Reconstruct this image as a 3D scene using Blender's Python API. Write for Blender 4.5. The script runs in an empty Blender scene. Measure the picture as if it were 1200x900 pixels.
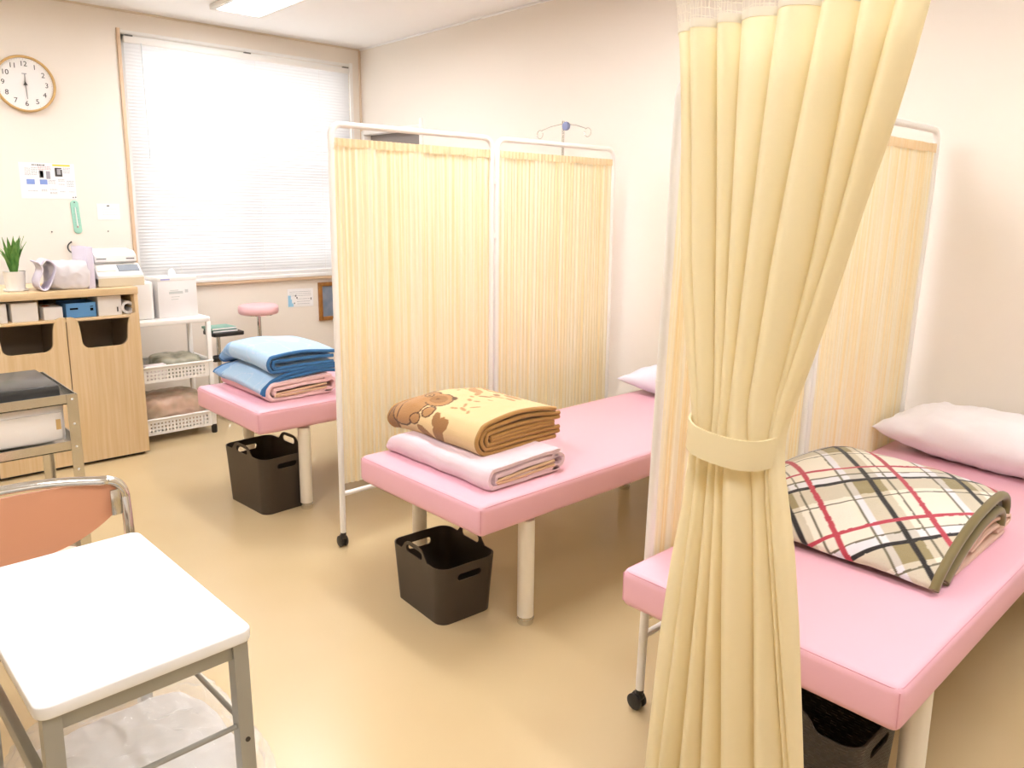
import bpy, bmesh, math, random
from mathutils import Vector, Matrix, noise

PI = math.pi
SC = bpy.context.scene
COL = SC.collection
random.seed(7)

# ------------------------------------------------------------------ camera
cam_d = bpy.data.cameras.new('camera')
cam = bpy.data.objects.new('camera', cam_d); COL.objects.link(cam)
F_PX, CY_PX = 906.06, 415.2
cam_d.sensor_width = 36.0
cam_d.sensor_fit = 'HORIZONTAL'
cam_d.lens = F_PX / 1200 * 36
cam_d.shift_y = -(450 - CY_PX) / 1200
cam_d.clip_start = 0.05
yaw, pitch, roll = [math.radians(a) for a in (47.1597, 10.5643, 0.54455)]
fw = Vector((-math.sin(yaw) * math.cos(pitch), math.cos(yaw) * math.cos(pitch), -math.sin(pitch)))
rt = Vector((math.cos(yaw), math.sin(yaw), 0)); up = rt.cross(fw)
r2 = rt * math.cos(roll) + up * math.sin(roll); u2 = up * math.cos(roll) - rt * math.sin(roll)
m = Matrix((r2, u2, -fw)).transposed().to_4x4(); m.translation = (0, 0, 1.42)
cam.matrix_world = m
SC.camera = cam

# ------------------------------------------------------------------ world (bright overcast sky), exposure
W = bpy.data.worlds.new('world'); SC.world = W; W.use_nodes = True
W.node_tree.nodes['Background'].inputs[0].default_value = (0.98, 0.99, 1.0, 1)
W.node_tree.nodes['Background'].inputs[1].default_value = 2.0
vs = SC.view_settings
vs.view_transform = 'Standard'; vs.look = 'None'; vs.gamma = 1.0; vs.use_curve_mapping = False
vs.exposure = 0.9
LAMP = 17.0           # emission of the ceiling luminaires' diffusers

# ------------------------------------------------------------------ materials
def lin(h):
    h = h.lstrip('#'); c = [int(h[i:i + 2], 16) / 255 for i in (0, 2, 4)]
    return tuple(x / 12.92 if x <= .04045 else ((x + .055) / 1.055) ** 2.4 for x in c) + (1,)
MATS = {}
def mat(name, hx, rough=.5, metal=0, spec=.5, transl=0, hx2=None, scale=(5, 5, 5), bump=0, bscale=60, emit=0, alpha=1, trans=0, sheen=0, detail=2, lo=.35, hi=.65, coat=0):
    if name in MATS: return MATS[name]
    M = bpy.data.materials.new(name); M.use_nodes = True; nt = M.node_tree; N = nt.nodes; L = nt.links
    P = N['Principled BSDF']
    P.inputs['Base Color'].default_value = lin(hx); P.inputs['Roughness'].default_value = rough
    P.inputs['Metallic'].default_value = metal; P.inputs['Specular IOR Level'].default_value = spec
    P.inputs['Alpha'].default_value = alpha; P.inputs['Transmission Weight'].default_value = trans
    P.inputs['Sheen Weight'].default_value = sheen; P.inputs['Coat Weight'].default_value = coat
    if emit:
        P.inputs['Emission Color'].default_value = lin(hx); P.inputs['Emission Strength'].default_value = emit
    colsock = None
    if hx2 or bump:
        tc = N.new('ShaderNodeTexCoord')
    if hx2:
        mp = N.new('ShaderNodeMapping'); mp.inputs['Scale'].default_value = scale
        L.new(tc.outputs['Object'], mp.inputs[0])
        nz = N.new('ShaderNodeTexNoise'); nz.inputs['Scale'].default_value = 1; nz.inputs['Detail'].default_value = detail
        L.new(mp.outputs[0], nz.inputs['Vector'])
        rp = N.new('ShaderNodeValToRGB'); rp.color_ramp.elements[0].position = lo; rp.color_ramp.elements[1].position = hi
        rp.color_ramp.elements[0].color = lin(hx); rp.color_ramp.elements[1].color = lin(hx2)
        L.new(nz.outputs['Fac'], rp.inputs[0]); colsock = rp.outputs[0]
        L.new(colsock, P.inputs['Base Color'])
    if bump:
        bn = N.new('ShaderNodeTexNoise'); bn.inputs['Scale'].default_value = bscale; bn.inputs['Detail'].default_value = 3
        L.new(tc.outputs['Object'], bn.inputs['Vector'])
        bp = N.new('ShaderNodeBump'); bp.inputs['Strength'].default_value = bump; bp.inputs['Distance'].default_value = .01
        L.new(bn.outputs['Fac'], bp.inputs['Height']); L.new(bp.outputs[0], P.inputs['Normal'])
    if transl:
        T = N.new('ShaderNodeBsdfTranslucent'); T.inputs[0].default_value = lin(hx)
        if colsock: L.new(colsock, T.inputs[0])
        X = N.new('ShaderNodeMixShader'); X.inputs[0].default_value = transl
        L.new(P.outputs[0], X.inputs[1]); L.new(T.outputs[0], X.inputs[2]); L.new(X.outputs[0], N['Material Output'].inputs[0])
    MATS[name] = M
    return M
def attr_mat(name, rough=.9, sheen=.3, bump=.3, bscale=250):
    M = mat(name, '#FFFFFF', rough, bump=bump, bscale=bscale, sheen=sheen, spec=.1)
    a = M.node_tree.nodes.new('ShaderNodeAttribute'); a.attribute_name = 'Col'
    M.node_tree.links.new(a.outputs['Color'], M.node_tree.nodes['Principled BSDF'].inputs['Base Color'])
    return M
WHITE = mat('white_plastic', '#F4F1EC', .35)
WPAINT = mat('white_paint', '#F3EEE6', .35)
PAPER = mat('paper', '#F7F4F2', .8, spec=.1)
CHROME = mat('chrome', '#D9D9D6', .12, 1)
STEEL = mat('stainless', '#CFCBC2', .22, 1, bump=.02, bscale=40)
BLACK = mat('black_plastic', '#221F1E', .4)
PINK = mat('pink_vinyl', '#F0B9C6', .42, spec=.45, bump=.02, bscale=180)
PINKSEAM = mat('pink_seam', '#E3A3B0', .5)
LEGM = mat('cream_leg', '#F2E9D8', .3)
BROWN = mat('brown_basket', '#3F342A', .45, bump=.02, bscale=200)
WOOD = mat('oak', '#DFC49C', .42, hx2='#D6B788', scale=(60, 60, 2.5), detail=4)
WOODH = mat('oak_edge', '#DFC49C', .42, hx2='#D6B788', scale=(60, 2.5, 60), detail=4)
DARKIN = mat('bin_inside', '#C4B29A', .7)
YEL = mat('curtain_yellow', '#FBF0CD', .85, spec=.1, transl=.30, hx2='#FAECC4', scale=(2, 2, .6), bump=.05, bscale=500)
YELB = mat('curtain_tieback', '#F6E3AE', .85, spec=.1, bump=.05, bscale=500)
NET = mat('net_white', '#FBF4E4', .8, transl=.3)
SCR = mat('screen_fabric', '#FDF7E4', .9, spec=.05, transl=.42, hx2='#FBEABF', scale=(90, 90, .7), detail=3, lo=.40, hi=.68)
SCRH = mat('screen_hem', '#FBE9C8', .9, spec=.05, transl=.3, hx2='#F8E0B4', scale=(150, 150, 3))
WALL = mat('wallpaper', '#F2E9DD', .85, spec=.15, bump=.03, bscale=220)
CEIL = mat('ceiling_white', '#FBF9F7', .9, spec=.1, bump=.02, bscale=120)
TAN = mat('tan_trim', '#DDBF9E', .5)
WFRAME = mat('window_white', '#F4F1EC', .4)
GLASS = mat('glass', '#FFFFFF', .02, trans=1, alpha=.25)
INK = mat('ink_dark', '#4A4744', .8)
INKG = mat('ink_grey', '#A9A8AA', .8)
GREYM = mat('grey_paint', '#A5A49C', .35, metal=.35)

# ------------------------------------------------------------------ geometry helpers
def link(o, parent=None):
    COL.objects.link(o)
    if parent is not None: o.parent = parent
    return o
def finish(me, smooth=True, ang=35):
    if smooth:
        me.shade_smooth(); me.set_sharp_from_angle(angle=math.radians(ang))
def obj(name, bm, m, parent=None, smooth=True, ang=35, recalc=True):
    if recalc: bmesh.ops.recalc_face_normals(bm, faces=bm.faces)
    me = bpy.data.meshes.new(name); bm.to_mesh(me); bm.free(); finish(me, smooth, ang)
    me.materials.append(m)
    return link(bpy.data.objects.new(name, me), parent)
def tag(o, label, cat, group=None):
    o['label'] = label; o['category'] = cat
    if group: o['group'] = group
    return o
def thing(name, label, cat, loc=(0, 0, 0), rotz=0, group=None):
    o = bpy.data.objects.new(name, None); COL.objects.link(o); o.empty_display_size = .05
    o.location = loc; o.rotation_euler = (0, 0, rotz)
    return tag(o, label, cat, group)
def struct(name, bm, m, parent=None, **k):
    o = obj(name, bm, m, parent, **k)
    if parent is None: o['kind'] = 'structure'
    return o
def dup(root, loc, rotz=0, label=None, group=None):
    r = root.copy(); COL.objects.link(r); r.scale = (1, 1, 1); r.location = loc; r.rotation_euler = (0, 0, rotz)
    if label: r['label'] = label
    if group: r['group'] = group
    for ch in root.children:
        c = ch.copy(); COL.objects.link(c); c.parent = r
        for g in ch.children:
            d = g.copy(); COL.objects.link(d); d.parent = c
    return r
def NB(): return bmesh.new()
def join(bm, b2, mtx=None):
    if mtx is not None: b2.transform(mtx)
    me = bpy.data.meshes.new('t'); b2.to_mesh(me); b2.free(); bm.from_mesh(me); bpy.data.meshes.remove(me)
def box(bm, lo, hi, bev=0, seg=2, mtx=None):
    b = NB(); c = [(lo[i] + hi[i]) / 2 for i in range(3)]; s = [abs(hi[i] - lo[i]) for i in range(3)]
    bmesh.ops.create_cube(b, size=1, matrix=Matrix.Translation(c) @ Matrix.Diagonal((*s, 1)))
    if bev: bmesh.ops.bevel(b, geom=b.edges[:], offset=bev, segments=seg, affect='EDGES', profile=.5)
    join(bm, b, mtx); return bm
def bx(lo, hi, bev=0, seg=2): return box(NB(), lo, hi, bev, seg)
def tube(bm, pts, r, seg=10, closed=False, cap=True, r_end=None):
    pts = [Vector(p) for p in pts]; n = len(pts); rings = []
    prev = None
    for i, p in enumerate(pts):
        if closed: d = pts[(i + 1) % n] - pts[i - 1]
        else: d = pts[min(i + 1, n - 1)] - pts[max(i - 1, 0)]
        if d.length < 1e-9: d = Vector((0, 0, 1))
        d.normalize()
        if prev is None:
            a = d.orthogonal().normalized()
        else:
            a = prev - d * prev.dot(d); a.normalize()
        prev = a; b = d.cross(a)
        rr = r if r_end is None else r + (r_end - r) * i / (n - 1)
        rings.append([bm.verts.new(p + (a * math.cos(2 * PI * k / seg) + b * math.sin(2 * PI * k / seg)) * rr) for k in range(seg)])
    for i in range(n if closed else n - 1):
        A, B = rings[i], rings[(i + 1) % n]
        for k in range(seg): bm.faces.new((A[k], A[(k + 1) % seg], B[(k + 1) % seg], B[k]))
    if cap and not closed:
        bm.faces.new(rings[0][::-1]); bm.faces.new(rings[-1])
    return bm
def lathe(bm, prof, c=(0, 0, 0), seg=24):
    rings = []
    for r, z in prof:
        rings.append([bm.verts.new((c[0] + max(r, 1e-4) * math.cos(2 * PI * k / seg), c[1] + max(r, 1e-4) * math.sin(2 * PI * k / seg), c[2] + z)) for k in range(seg)])
    for A, B in zip(rings, rings[1:]):
        for k in range(seg): bm.faces.new((A[k], A[(k + 1) % seg], B[(k + 1) % seg], B[k]))
    bm.faces.new(rings[0][::-1]); bm.faces.new(rings[-1])
    return bm
def rrect(w, h, r, n=5, cx=0, cy=0):
    out = []
    for qx, qy, a0 in ((1, 1, 0), (-1, 1, 90), (-1, -1, 180), (1, -1, 270)):
        for k in range(n + 1):
            a = math.radians(a0 + 90 * k / n)
            out.append((cx + qx * (w / 2 - r) + r * math.cos(a), cy + qy * (h / 2 - r) + r * math.sin(a)))
    return out
def prism(bm, outline, d0, d1, axis='z', bev=0):
    def P(a, b, d): return {'z': (a, b, d), 'x': (d, a, b), 'y': (a, d, b)}[axis]
    b = NB()
    lo = [b.verts.new(P(x, y, d0)) for x, y in outline]; hi = [b.verts.new(P(x, y, d1)) for x, y in outline]
    f0 = b.faces.new(lo[::-1]); f1 = b.faces.new(hi); n = len(lo)
    for i in range(n): b.faces.new((lo[i], lo[(i + 1) % n], hi[(i + 1) % n], hi[i]))
    bmesh.ops.recalc_face_normals(b, faces=b.faces)
    if bev:
        es = list(f0.edges) + list(f1.edges)
        bmesh.ops.bevel(b, geom=es, offset=bev, segments=2, affect='EDGES', profile=.5)
    bmesh.ops.triangulate(b, faces=[f for f in b.faces if len(f.verts) > 4])
    join(bm, b); return bm
def arc(cx, cy, r, a0, a1, n=8):
    return [(cx + r * math.cos(math.radians(a0 + (a1 - a0) * k / n)), cy + r * math.sin(math.radians(a0 + (a1 - a0) * k / n))) for k in range(n + 1)]
def catmull(pts, n=8):
    out = []; P = [pts[0]] + list(pts) + [pts[-1]]
    for i in range(1, len(P) - 2):
        p0, p1, p2, p3 = [Vector(P[i + k]) for k in (-1, 0, 1, 2)]
        for k in range(n):
            t = k / n
            out.append(.5 * ((2 * p1) + (p2 - p0) * t + (2 * p0 - 5 * p1 + 4 * p2 - p3) * t * t + (3 * p1 - p0 - 3 * p2 + p3) * t ** 3))
    out.append(Vector(pts[-1])); return out
def resample(pts, ds):
    out = [Vector(pts[0])]; acc = 0
    for a, b in zip(pts, pts[1:]):
        a = Vector(a); b = Vector(b); L = (b - a).length
        while acc + L >= ds and L > 0:
            a = a + (b - a) * ((ds - acc) / L); out.append(a.copy()); L = (b - a).length; acc = 0
        acc += L
    out.append(Vector(pts[-1])); return out
def bool_cut(o, cutters):
    dg = None
    for c in cutters:
        md = o.modifiers.new('b', 'BOOLEAN'); md.operation = 'DIFFERENCE'; md.solver = 'EXACT'; md.object = c
    dg = bpy.context.evaluated_depsgraph_get()
    me = bpy.data.meshes.new_from_object(o.evaluated_get(dg))
    o.modifiers.clear(); old = o.data; o.data = me; bpy.data.meshes.remove(old)
    for c in cutters: bpy.data.objects.remove(c)
    finish(me)
def wall_m(loc, kind='left'):
    # local x runs right along the wall as seen from the room, y up, z out of the wall
    if kind == 'left': R = Matrix(((0, 0, 1), (1, 0, 0), (0, 1, 0)))
    else: R = Matrix(((1, 0, 0), (0, 0, -1), (0, 1, 0)))
    M = R.to_4x4(); M.translation = loc; return M
def text(name, s, size, m, parent, loc, depth=.0006, rot=0, align='CENTER'):
    cu = bpy.data.curves.new('txt', 'FONT'); cu.body = s; cu.size = size; cu.align_x = align; cu.align_y = 'CENTER'; cu.extrude = depth
    t = bpy.data.objects.new('txt', cu); COL.objects.link(t)
    dg = bpy.context.evaluated_depsgraph_get(); me = bpy.data.meshes.new_from_object(t.evaluated_get(dg))
    bpy.data.objects.remove(t); me.materials.clear(); me.materials.append(m)
    o = bpy.data.objects.new(name, me); link(o, parent); o.location = loc; o.rotation_euler = (0, 0, rot); return o

# ================================================================== SETTING
XW, YW, ZC = -5.46, 3.42, 2.632          # window wall, head wall, ceiling
X1, Y1 = 2.2, -2.4                       # walls behind the camera
FLOOR = mat('vinyl_floor', '#CDB68D', .27, spec=.45, hx2='#C9B186', scale=(1.6, 1.6, 1.6), bump=.012, bscale=9)
struct('floor', bx((XW - .2, Y1 - .2, -.1), (X1 + .2, YW + .2, 0)), FLOOR, smooth=False)
struct('ceiling', bx((XW - .2, Y1 - .2, ZC), (X1 + .2, YW + .2, ZC + .1)), CEIL, smooth=False)
WY0, WY1, WZ0, WZ1 = 1.675, 3.315, .915, 2.49
b = NB()
box(b, (XW - .16, Y1 - .2, 0), (XW, WY0, ZC)); box(b, (XW - .16, WY1, 0), (XW, YW, ZC))
box(b, (XW - .16, WY0, 0), (XW, WY1, WZ0)); box(b, (XW - .16, WY0, WZ1), (XW, WY1, ZC))
struct('wall_left', b, WALL, smooth=False)
DX0, DX1, DZ = -5.43, -4.665, 2.0
b = NB()
box(b, (XW - .16, YW, 0), (DX0, YW + .16, ZC)); box(b, (DX1, YW, 0), (X1 + .2, YW + .16, ZC)); box(b, (DX0, YW, DZ), (DX1, YW + .16, ZC))
struct('wall_right', b, WALL, smooth=False)
struct('wall_back', bx((XW, Y1 - .16, 0), (X1, Y1, ZC)), WALL, smooth=False)
struct('wall_front', bx((X1, Y1 - .16, 0), (X1 + .16, YW, ZC)), WALL, smooth=False)
BASE = mat('baseboard_brown', '#8A7354', .5)
struct('baseboard_right', bx((DX1 + .06, YW - .012, 0), (X1, YW, .06), .003), BASE)
struct('baseboard_left', bx((XW, Y1, 0), (XW + .012, YW - .02, .06), .003), BASE)
# door in the corner of the head wall
dr = struct('door_1', bx((DX0 + .02, YW + .05, .01), (DX1 - .012, YW + .09, DZ - .012), .004), mat('door_grey', '#8C827C', .5))
b = NB(); box(b, (DX0 - .018, YW - .015, 0), (DX0 + .02, YW + .14, DZ + .02), .004); box(b, (DX1 - .012, YW - .015, 0), (DX1 + .02, YW + .14, DZ + .06), .004)
box(b, (DX0 + .02, YW - .015, DZ - .012), (DX1 - .012, YW + .14, DZ + .02), .004)
obj('door_frame', b, WPAINT, dr)
b = NB(); tube(b, [(DX1 - .09, YW + .05, 1.0), (DX1 - .09, YW + .01, 1.0), (DX1 - .19, YW + .01, 1.0)], .009); obj('door_handle', b, CHROME, dr)
# window
win = NB()
for lo, hi in (((WY0, WZ0), (WY0 + .035, WZ1)), ((WY1 - .035, WZ0), (WY1, WZ1)), ((WY0, WZ0), (WY1, WZ0 + .04)), ((WY0, WZ1 - .03), (WY1, WZ1))):
    box(win, (XW - .12, lo[0], lo[1]), (XW - .02, hi[0], hi[1]))
win = struct('window_1', win, WFRAME, smooth=False)
ym = (WY0 + WY1) / 2
for (a, c, xo, rail) in ((WY0 + .035, ym + .03, -.075, None), (ym - .03, WY1 - .035, -.105, 1.64)):
    b = NB()
    for lo, hi in (((a, WZ0 + .04), (a + .05, WZ1 - .03)), ((c - .05, WZ0 + .04), (c, WZ1 - .03)), ((a + .05, WZ0 + .04), (c - .05, WZ0 + .1)), ((a + .05, WZ1 - .08), (c - .05, WZ1 - .03))):
        box(b, (XW + xo, lo[0], lo[1]), (XW + xo + .025, hi[0], hi[1]))
    if rail: box(b, (XW + xo, a + .05, rail - .03), (XW + xo + .025, c - .05, rail + .03))
    s = obj('sash', b, mat('sash_grey', '#B9B9B6', .4), win, smooth=False)
    if rail:
        obj('pane', bx((XW + xo + .01, a + .05, WZ0 + .1), (XW + xo + .015, c - .05, rail - .03)), GLASS, s, smooth=False)
        obj('pane', bx((XW + xo + .01, a + .05, rail + .03), (XW + xo + .015, c - .05, WZ1 - .08)), GLASS, s, smooth=False)
    else:
        obj('pane', bx((XW + xo + .01, a + .05, WZ0 + .1), (XW + xo + .015, c - .05, WZ1 - .08)), GLASS, s, smooth=False)
b = NB(); box(b, (XW - .02, WY0 - .02, WZ0 - .012), (XW + .035, WY1 + .02, WZ0 + .012), .003)
obj('window_sill', b, WFRAME, win)
obj('sill_edge', bx((XW, WY0 - .02, WZ0 - .034), (XW + .03, WY1 + .02, WZ0 - .012), .003), TAN, win)
b = NB(); box(b, (XW, WY0 - .024, WZ0 - .01), (XW + .014, WY0 - .002, WZ1 + .03), .003); obj('side_casing', b, TAN, win)
b = NB(); box(b, (XW, WY1 + .002, WZ0 + .012), (XW + .014, WY1 + .03, WZ1 + .03), .003); obj('side_casing', b, WFRAME, win)
b = NB(); box(b, (XW, WY0 - .002, WZ1 + .002), (XW + .012, WY1 + .002, WZ1 + .022), .003); obj('head_casing', b, WFRAME, win)
# corner bead where the two walls meet
struct('trim_1', bx((XW, YW - .016, .06), (XW + .012, YW, ZC), .003), mat('corner_bead', '#E3CDB4', .6), smooth=False)
struct('trim_2', bx((XW + .012, YW - .012, ZC - .012), (X1, YW, ZC), .002), CEIL, smooth=False)
struct('trim_3', bx((XW, Y1, ZC - .012), (XW + .012, YW, ZC), .002), mat('ceiling_bead', '#E2D2BC', .7), smooth=False)

# ================================================================== CEILING LIGHTS
DIFF = mat('diffuser', '#F4F6FC', .6, emit=LAMP)
def ceiling_light(x, y, label):
    t = thing('ceiling_light', label, 'light', (x, y, ZC - .002))
    w, d = 1.25, .33
    b = NB()
    for lo, hi in (((-w / 2, -d / 2), (w / 2, -d / 2 + .03)), ((-w / 2, d / 2 - .03), (w / 2, d / 2)), ((-w / 2, -d / 2 + .03), (-w / 2 + .03, d / 2 - .03)), ((w / 2 - .03, -d / 2 + .03), (w / 2, d / 2 - .03))):
        box(b, (lo[0], lo[1], -.03), (hi[0], hi[1], 0), .003)
    obj('frame', b, WPAINT, t)
    for s in (-1, 1):
        obj('diffuser', bx((-w / 2 + .03, s * .0675 - .062, -.022), (w / 2 - .03, s * .0675 + .062, -.006), .004), DIFF, t)
    obj('divider', bx((-w / 2 + .03, -.005, -.028), (w / 2 - .03, .005, 0)), WPAINT, t)
    return t
ceiling_light(-4.30, 2.20, 'white framed ceiling light near the window wall')
for i, (x, y) in enumerate(((-2.1, 2.20), (.1, 2.20), (-4.30, .2), (-2.1, .2), (.1, .2))):  # unseen copies of the visible luminaire, added as soft fill for the room
    ceiling_light(x, y, 'added ceiling light out of view, giving soft fill light')['group'] = 'added fill lights out of view'

# ================================================================== BLIND
bl = thing('venetian_blind', 'closed white slatted blind hanging in the window', 'blind', (XW + .015, ym, WZ0 + .02))
BH = WZ1 - WZ0 - .03; BW = (WY1 - WY0) / 2 - .012
SLAT = mat('blind_slat', '#FAFAFA', .5, transl=.35)
obj('headrail', bx((-.016, -BW, BH - .045), (.016, BW, BH - .005), .003), WHITE, bl)
obj('bottom_rail', bx((-.012, -BW, .008), (.012, BW, .022), .003), WHITE, bl)
for yy in (-BW + .03, 0, BW - .03): obj('bracket', bx((-.004, yy - .022, BH - .006), (.02, yy + .022, BH + .003)), mat('bracket_grey', '#77706A', .5), bl)
b = NB(); sl = []
for k in range(5):
    a = k / 4 - .5; sl.append((a * .025, .0018 * (1 - (2 * a) ** 2)))
ca, sa = math.cos(math.radians(66)), math.sin(math.radians(66))
vv = [[b.verts.new((u * ca - w * sa, y, u * sa + w * ca)) for u, w in sl] for y in (-BW, BW)]
for k in range(4): b.faces.new((vv[0][k], vv[0][k + 1], vv[1][k + 1], vv[1][k]))
b.normal_update(); bmesh.ops.solidify(b, geom=b.faces[:], thickness=.0004)
n_sl = 70; z0s, z1s = .036, BH - .058
s0 = obj('slat', b, SLAT, bl); s0.location = (0, 0, z0s)
for k in range(1, n_sl):
    c = s0.copy(); COL.objects.link(c); c.location = (0, 0, z0s + (z1s - z0s) * k / (n_sl - 1))
for yy in (-.55, .05, .55):
    obj('ladder_cord', bx((.0125, yy - .001, .02), (.0135, yy + .001, BH - .02)), WHITE, bl, smooth=False)
b = NB(); tube(b, [(.02, -BW + .10, BH - .04), (.024, -BW + .105, BH - .75)], .004, 8); obj('wand', b, mat('clear_wand', '#E9ECEC', .2), bl)

# ================================================================== BEDS
def make_bed(loc, label):
    t = thing('treatment_bed', label, 'bed', loc, 0, 'pink treatment beds')
    Wd, Ln = .71, 1.86
    b = bx((-Wd / 2, 0, .395), (Wd / 2, Ln, .50), .022, 4)
    mt = obj('mattress', b, PINK, t, ang=60)
    b = NB(); rr = .0016
    q = [(x, y, .4925) for x, y in rrect(Wd - .012, Ln - .012, .02, 4, 0, Ln / 2)]
    tube(b, q, rr, 6, closed=True)
    for sx in (-1, 1):
        for yy in (.006, Ln - .006): tube(b, [(sx * (Wd / 2 - .0065), yy, .41), (sx * (Wd / 2 - .0065), yy, .488)], rr, 6)
    obj('seam', b, PINKSEAM, mt)
    obj('frame', bx((-Wd / 2 + .10, .12, .375), (Wd / 2 - .10, Ln - .12, .396), .004), LEGM, t)
    lg = None
    for sx in (-1, 1):
        for yy in (.245, Ln - .31):
            if lg is None:
                b = NB(); lathe(b, [(.029, .03), (.029, .385)], (0, 0, 0), 24); lg = obj('leg', b, LEGM, t)
                b = NB(); lathe(b, [(.026, 0), (.028, .003), (.028, .011), (.030, .012), (.030, .022), (.0275, .023), (.0275, .03)], (0, 0, 0), 24)
                fc = obj('foot_cap', b, CHROME, lg)
            else:
                l2 = lg.copy(); COL.objects.link(l2); f2 = fc.copy(); COL.objects.link(f2); f2.parent = l2; lgc = l2
            (lg if (sx, yy) == (-1, .245) else lgc).location = (sx * (Wd / 2 - .045), yy, 0)
    return t
bed1 = make_bed((-3.565, 1.435, 0), 'pink treatment bed beside the window wall, under the blue blanket')
bed1.scale = (1, 1, 1.045)
dup(bed1, (-2.10, 1.49, 0), 0, 'pink treatment bed in the middle, under the brown animal print blanket')
dup(bed1, (-.835, 1.50, 0), 0, 'nearest pink treatment bed, behind the yellow curtain, under the plaid blanket')

# ================================================================== BASKETS
def make_basket(label, w, d, h, loc, rot, m):
    t = thing('laundry_basket', label, 'basket', loc, rot, 'dark brown plastic baskets under the beds')
    th = .004; n = 8
    def ring(tt, inset):
        s = .90 + .10 * tt
        return rrect(w * s - 2 * inset, d * s - 2 * inset, .045 * s - inset * .5, n)
    def bump(x, y):      # raised carry arches in the middle of both long sides
        if abs(y) < d * .42: return 0
        u = abs(x) / (w * .24)
        return .042 * (1 - u ** 4) ** 1 if u < 1 else 0
    b = NB(); rows = 14
    dense = []
    def densify(r):
        out = []
        for i in range(len(r)):
            a, c = r[i], r[(i + 1) % len(r)]; L = math.hypot(a[0] - c[0], a[1] - c[1]); k = max(1, int(L / .012))
            # same count on every ring: based on the top ring
            out.append((a, c, k))
        return out
    ks = [k for _, _, k in densify(ring(1, 0))]
    def pts(tt, inset):
        r = ring(tt, inset); out = []
        for i in range(len(r)):
            a, c = r[i], r[(i + 1) % len(r)]
            for j in range(ks[i]): f = j / ks[i]; out.append((a[0] + (c[0] - a[0]) * f, a[1] + (c[1] - a[1]) * f))
        return out
    def lay(inset, zb):
        R = []
        for i in range(rows + 1):
            tt = i / rows; z = zb + (h - zb) * tt
            R.append([b.verts.new((x, y, z + (bump(x, y) * max(0, (tt - .7) / .3)))) for x, y in pts(tt, inset)])
        return R
    O = lay(0, 0); I = lay(th, th); m_ = len(O[0])
    for R in (O, I):
        for A, B in zip(R, R[1:]):
            for k in range(m_): b.faces.new((A[k], A[(k + 1) % m_], B[(k + 1) % m_], B[k]))
    for k in range(m_): b.faces.new((O[-1][k], O[-1][(k + 1) % m_], I[-1][(k + 1) % m_], I[-1][k]))
    b.faces.new(O[0]); b.faces.new(I[0])
    body = obj('body', b, m, t)
    cut = []
    for sx in (-1, 1):     # slots in the short sides
        c = NB(); prism(c, rrect(.10, .026, .0125, 5, 0, h - .045), sx * (w / 2 - .06), sx * (w / 2 + .03), 'x'); cut.append(obj('cut', c, m))
    for sy in (-1, 1):     # slots inside the arches
        c = NB(); prism(c, rrect(.105, .030, .0145, 5, 0, h + .012), sy * (d / 2 - .05), sy * (d / 2 + .03), 'y'); cut.append(obj('cut', c, m))
    bpy.context.view_layer.update()
    for c in cut: c.matrix_world = t.matrix_world
    t_m = Matrix.Translation(loc) @ Matrix.Rotation(rot, 4, 'Z')
    for c in cut: c.matrix_world = t_m
    bpy.context.view_layer.update()
    bool_cut(body, cut)
    return t
make_basket('dark brown basket on the floor under the bed with the blue blanket', .385, .255, .275, (-3.465, 1.585, 0), math.radians(4), BROWN)
make_basket('dark brown basket on the floor under the bed with the brown blanket', .335, .25, .215, (-2.10, 1.615, 0), math.radians(-4), BROWN)
BROWNW = mat('woven_basket', '#3A3129', .45)
nt = BROWNW.node_tree; tc = nt.nodes.new('ShaderNodeTexCoord'); br = nt.nodes.new('ShaderNodeTexWave'); br.wave_type = 'BANDS'; br.bands_direction = 'Z'
br.inputs['Scale'].default_value = 45; br.inputs['Distortion'].default_value = 0
ck = nt.nodes.new('ShaderNodeTexChecker'); ck.inputs['Scale'].default_value = 70
mx = nt.nodes.new('ShaderNodeMath'); mx.operation = 'MULTIPLY'
bp = nt.nodes.new('ShaderNodeBump'); bp.inputs['Strength'].default_value = .6; bp.inputs['Distance'].default_value = .003
nt.links.new(tc.outputs['Object'], br.inputs[0]); nt.links.new(tc.outputs['Object'], ck.inputs[0]); nt.links.new(br.outputs['Fac'], mx.inputs[0]); nt.links.new(ck.outputs['Fac'], mx.inputs[1])
nt.links.new(mx.outputs[0], bp.inputs['Height']); nt.links.new(bp.outputs[0], nt.nodes['Principled BSDF'].inputs['Normal'])
make_basket('woven-look dark basket on the floor under the nearest bed', .36, .26, .28, (-.75, 1.68, 0), math.radians(0), BROWNW)

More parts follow.
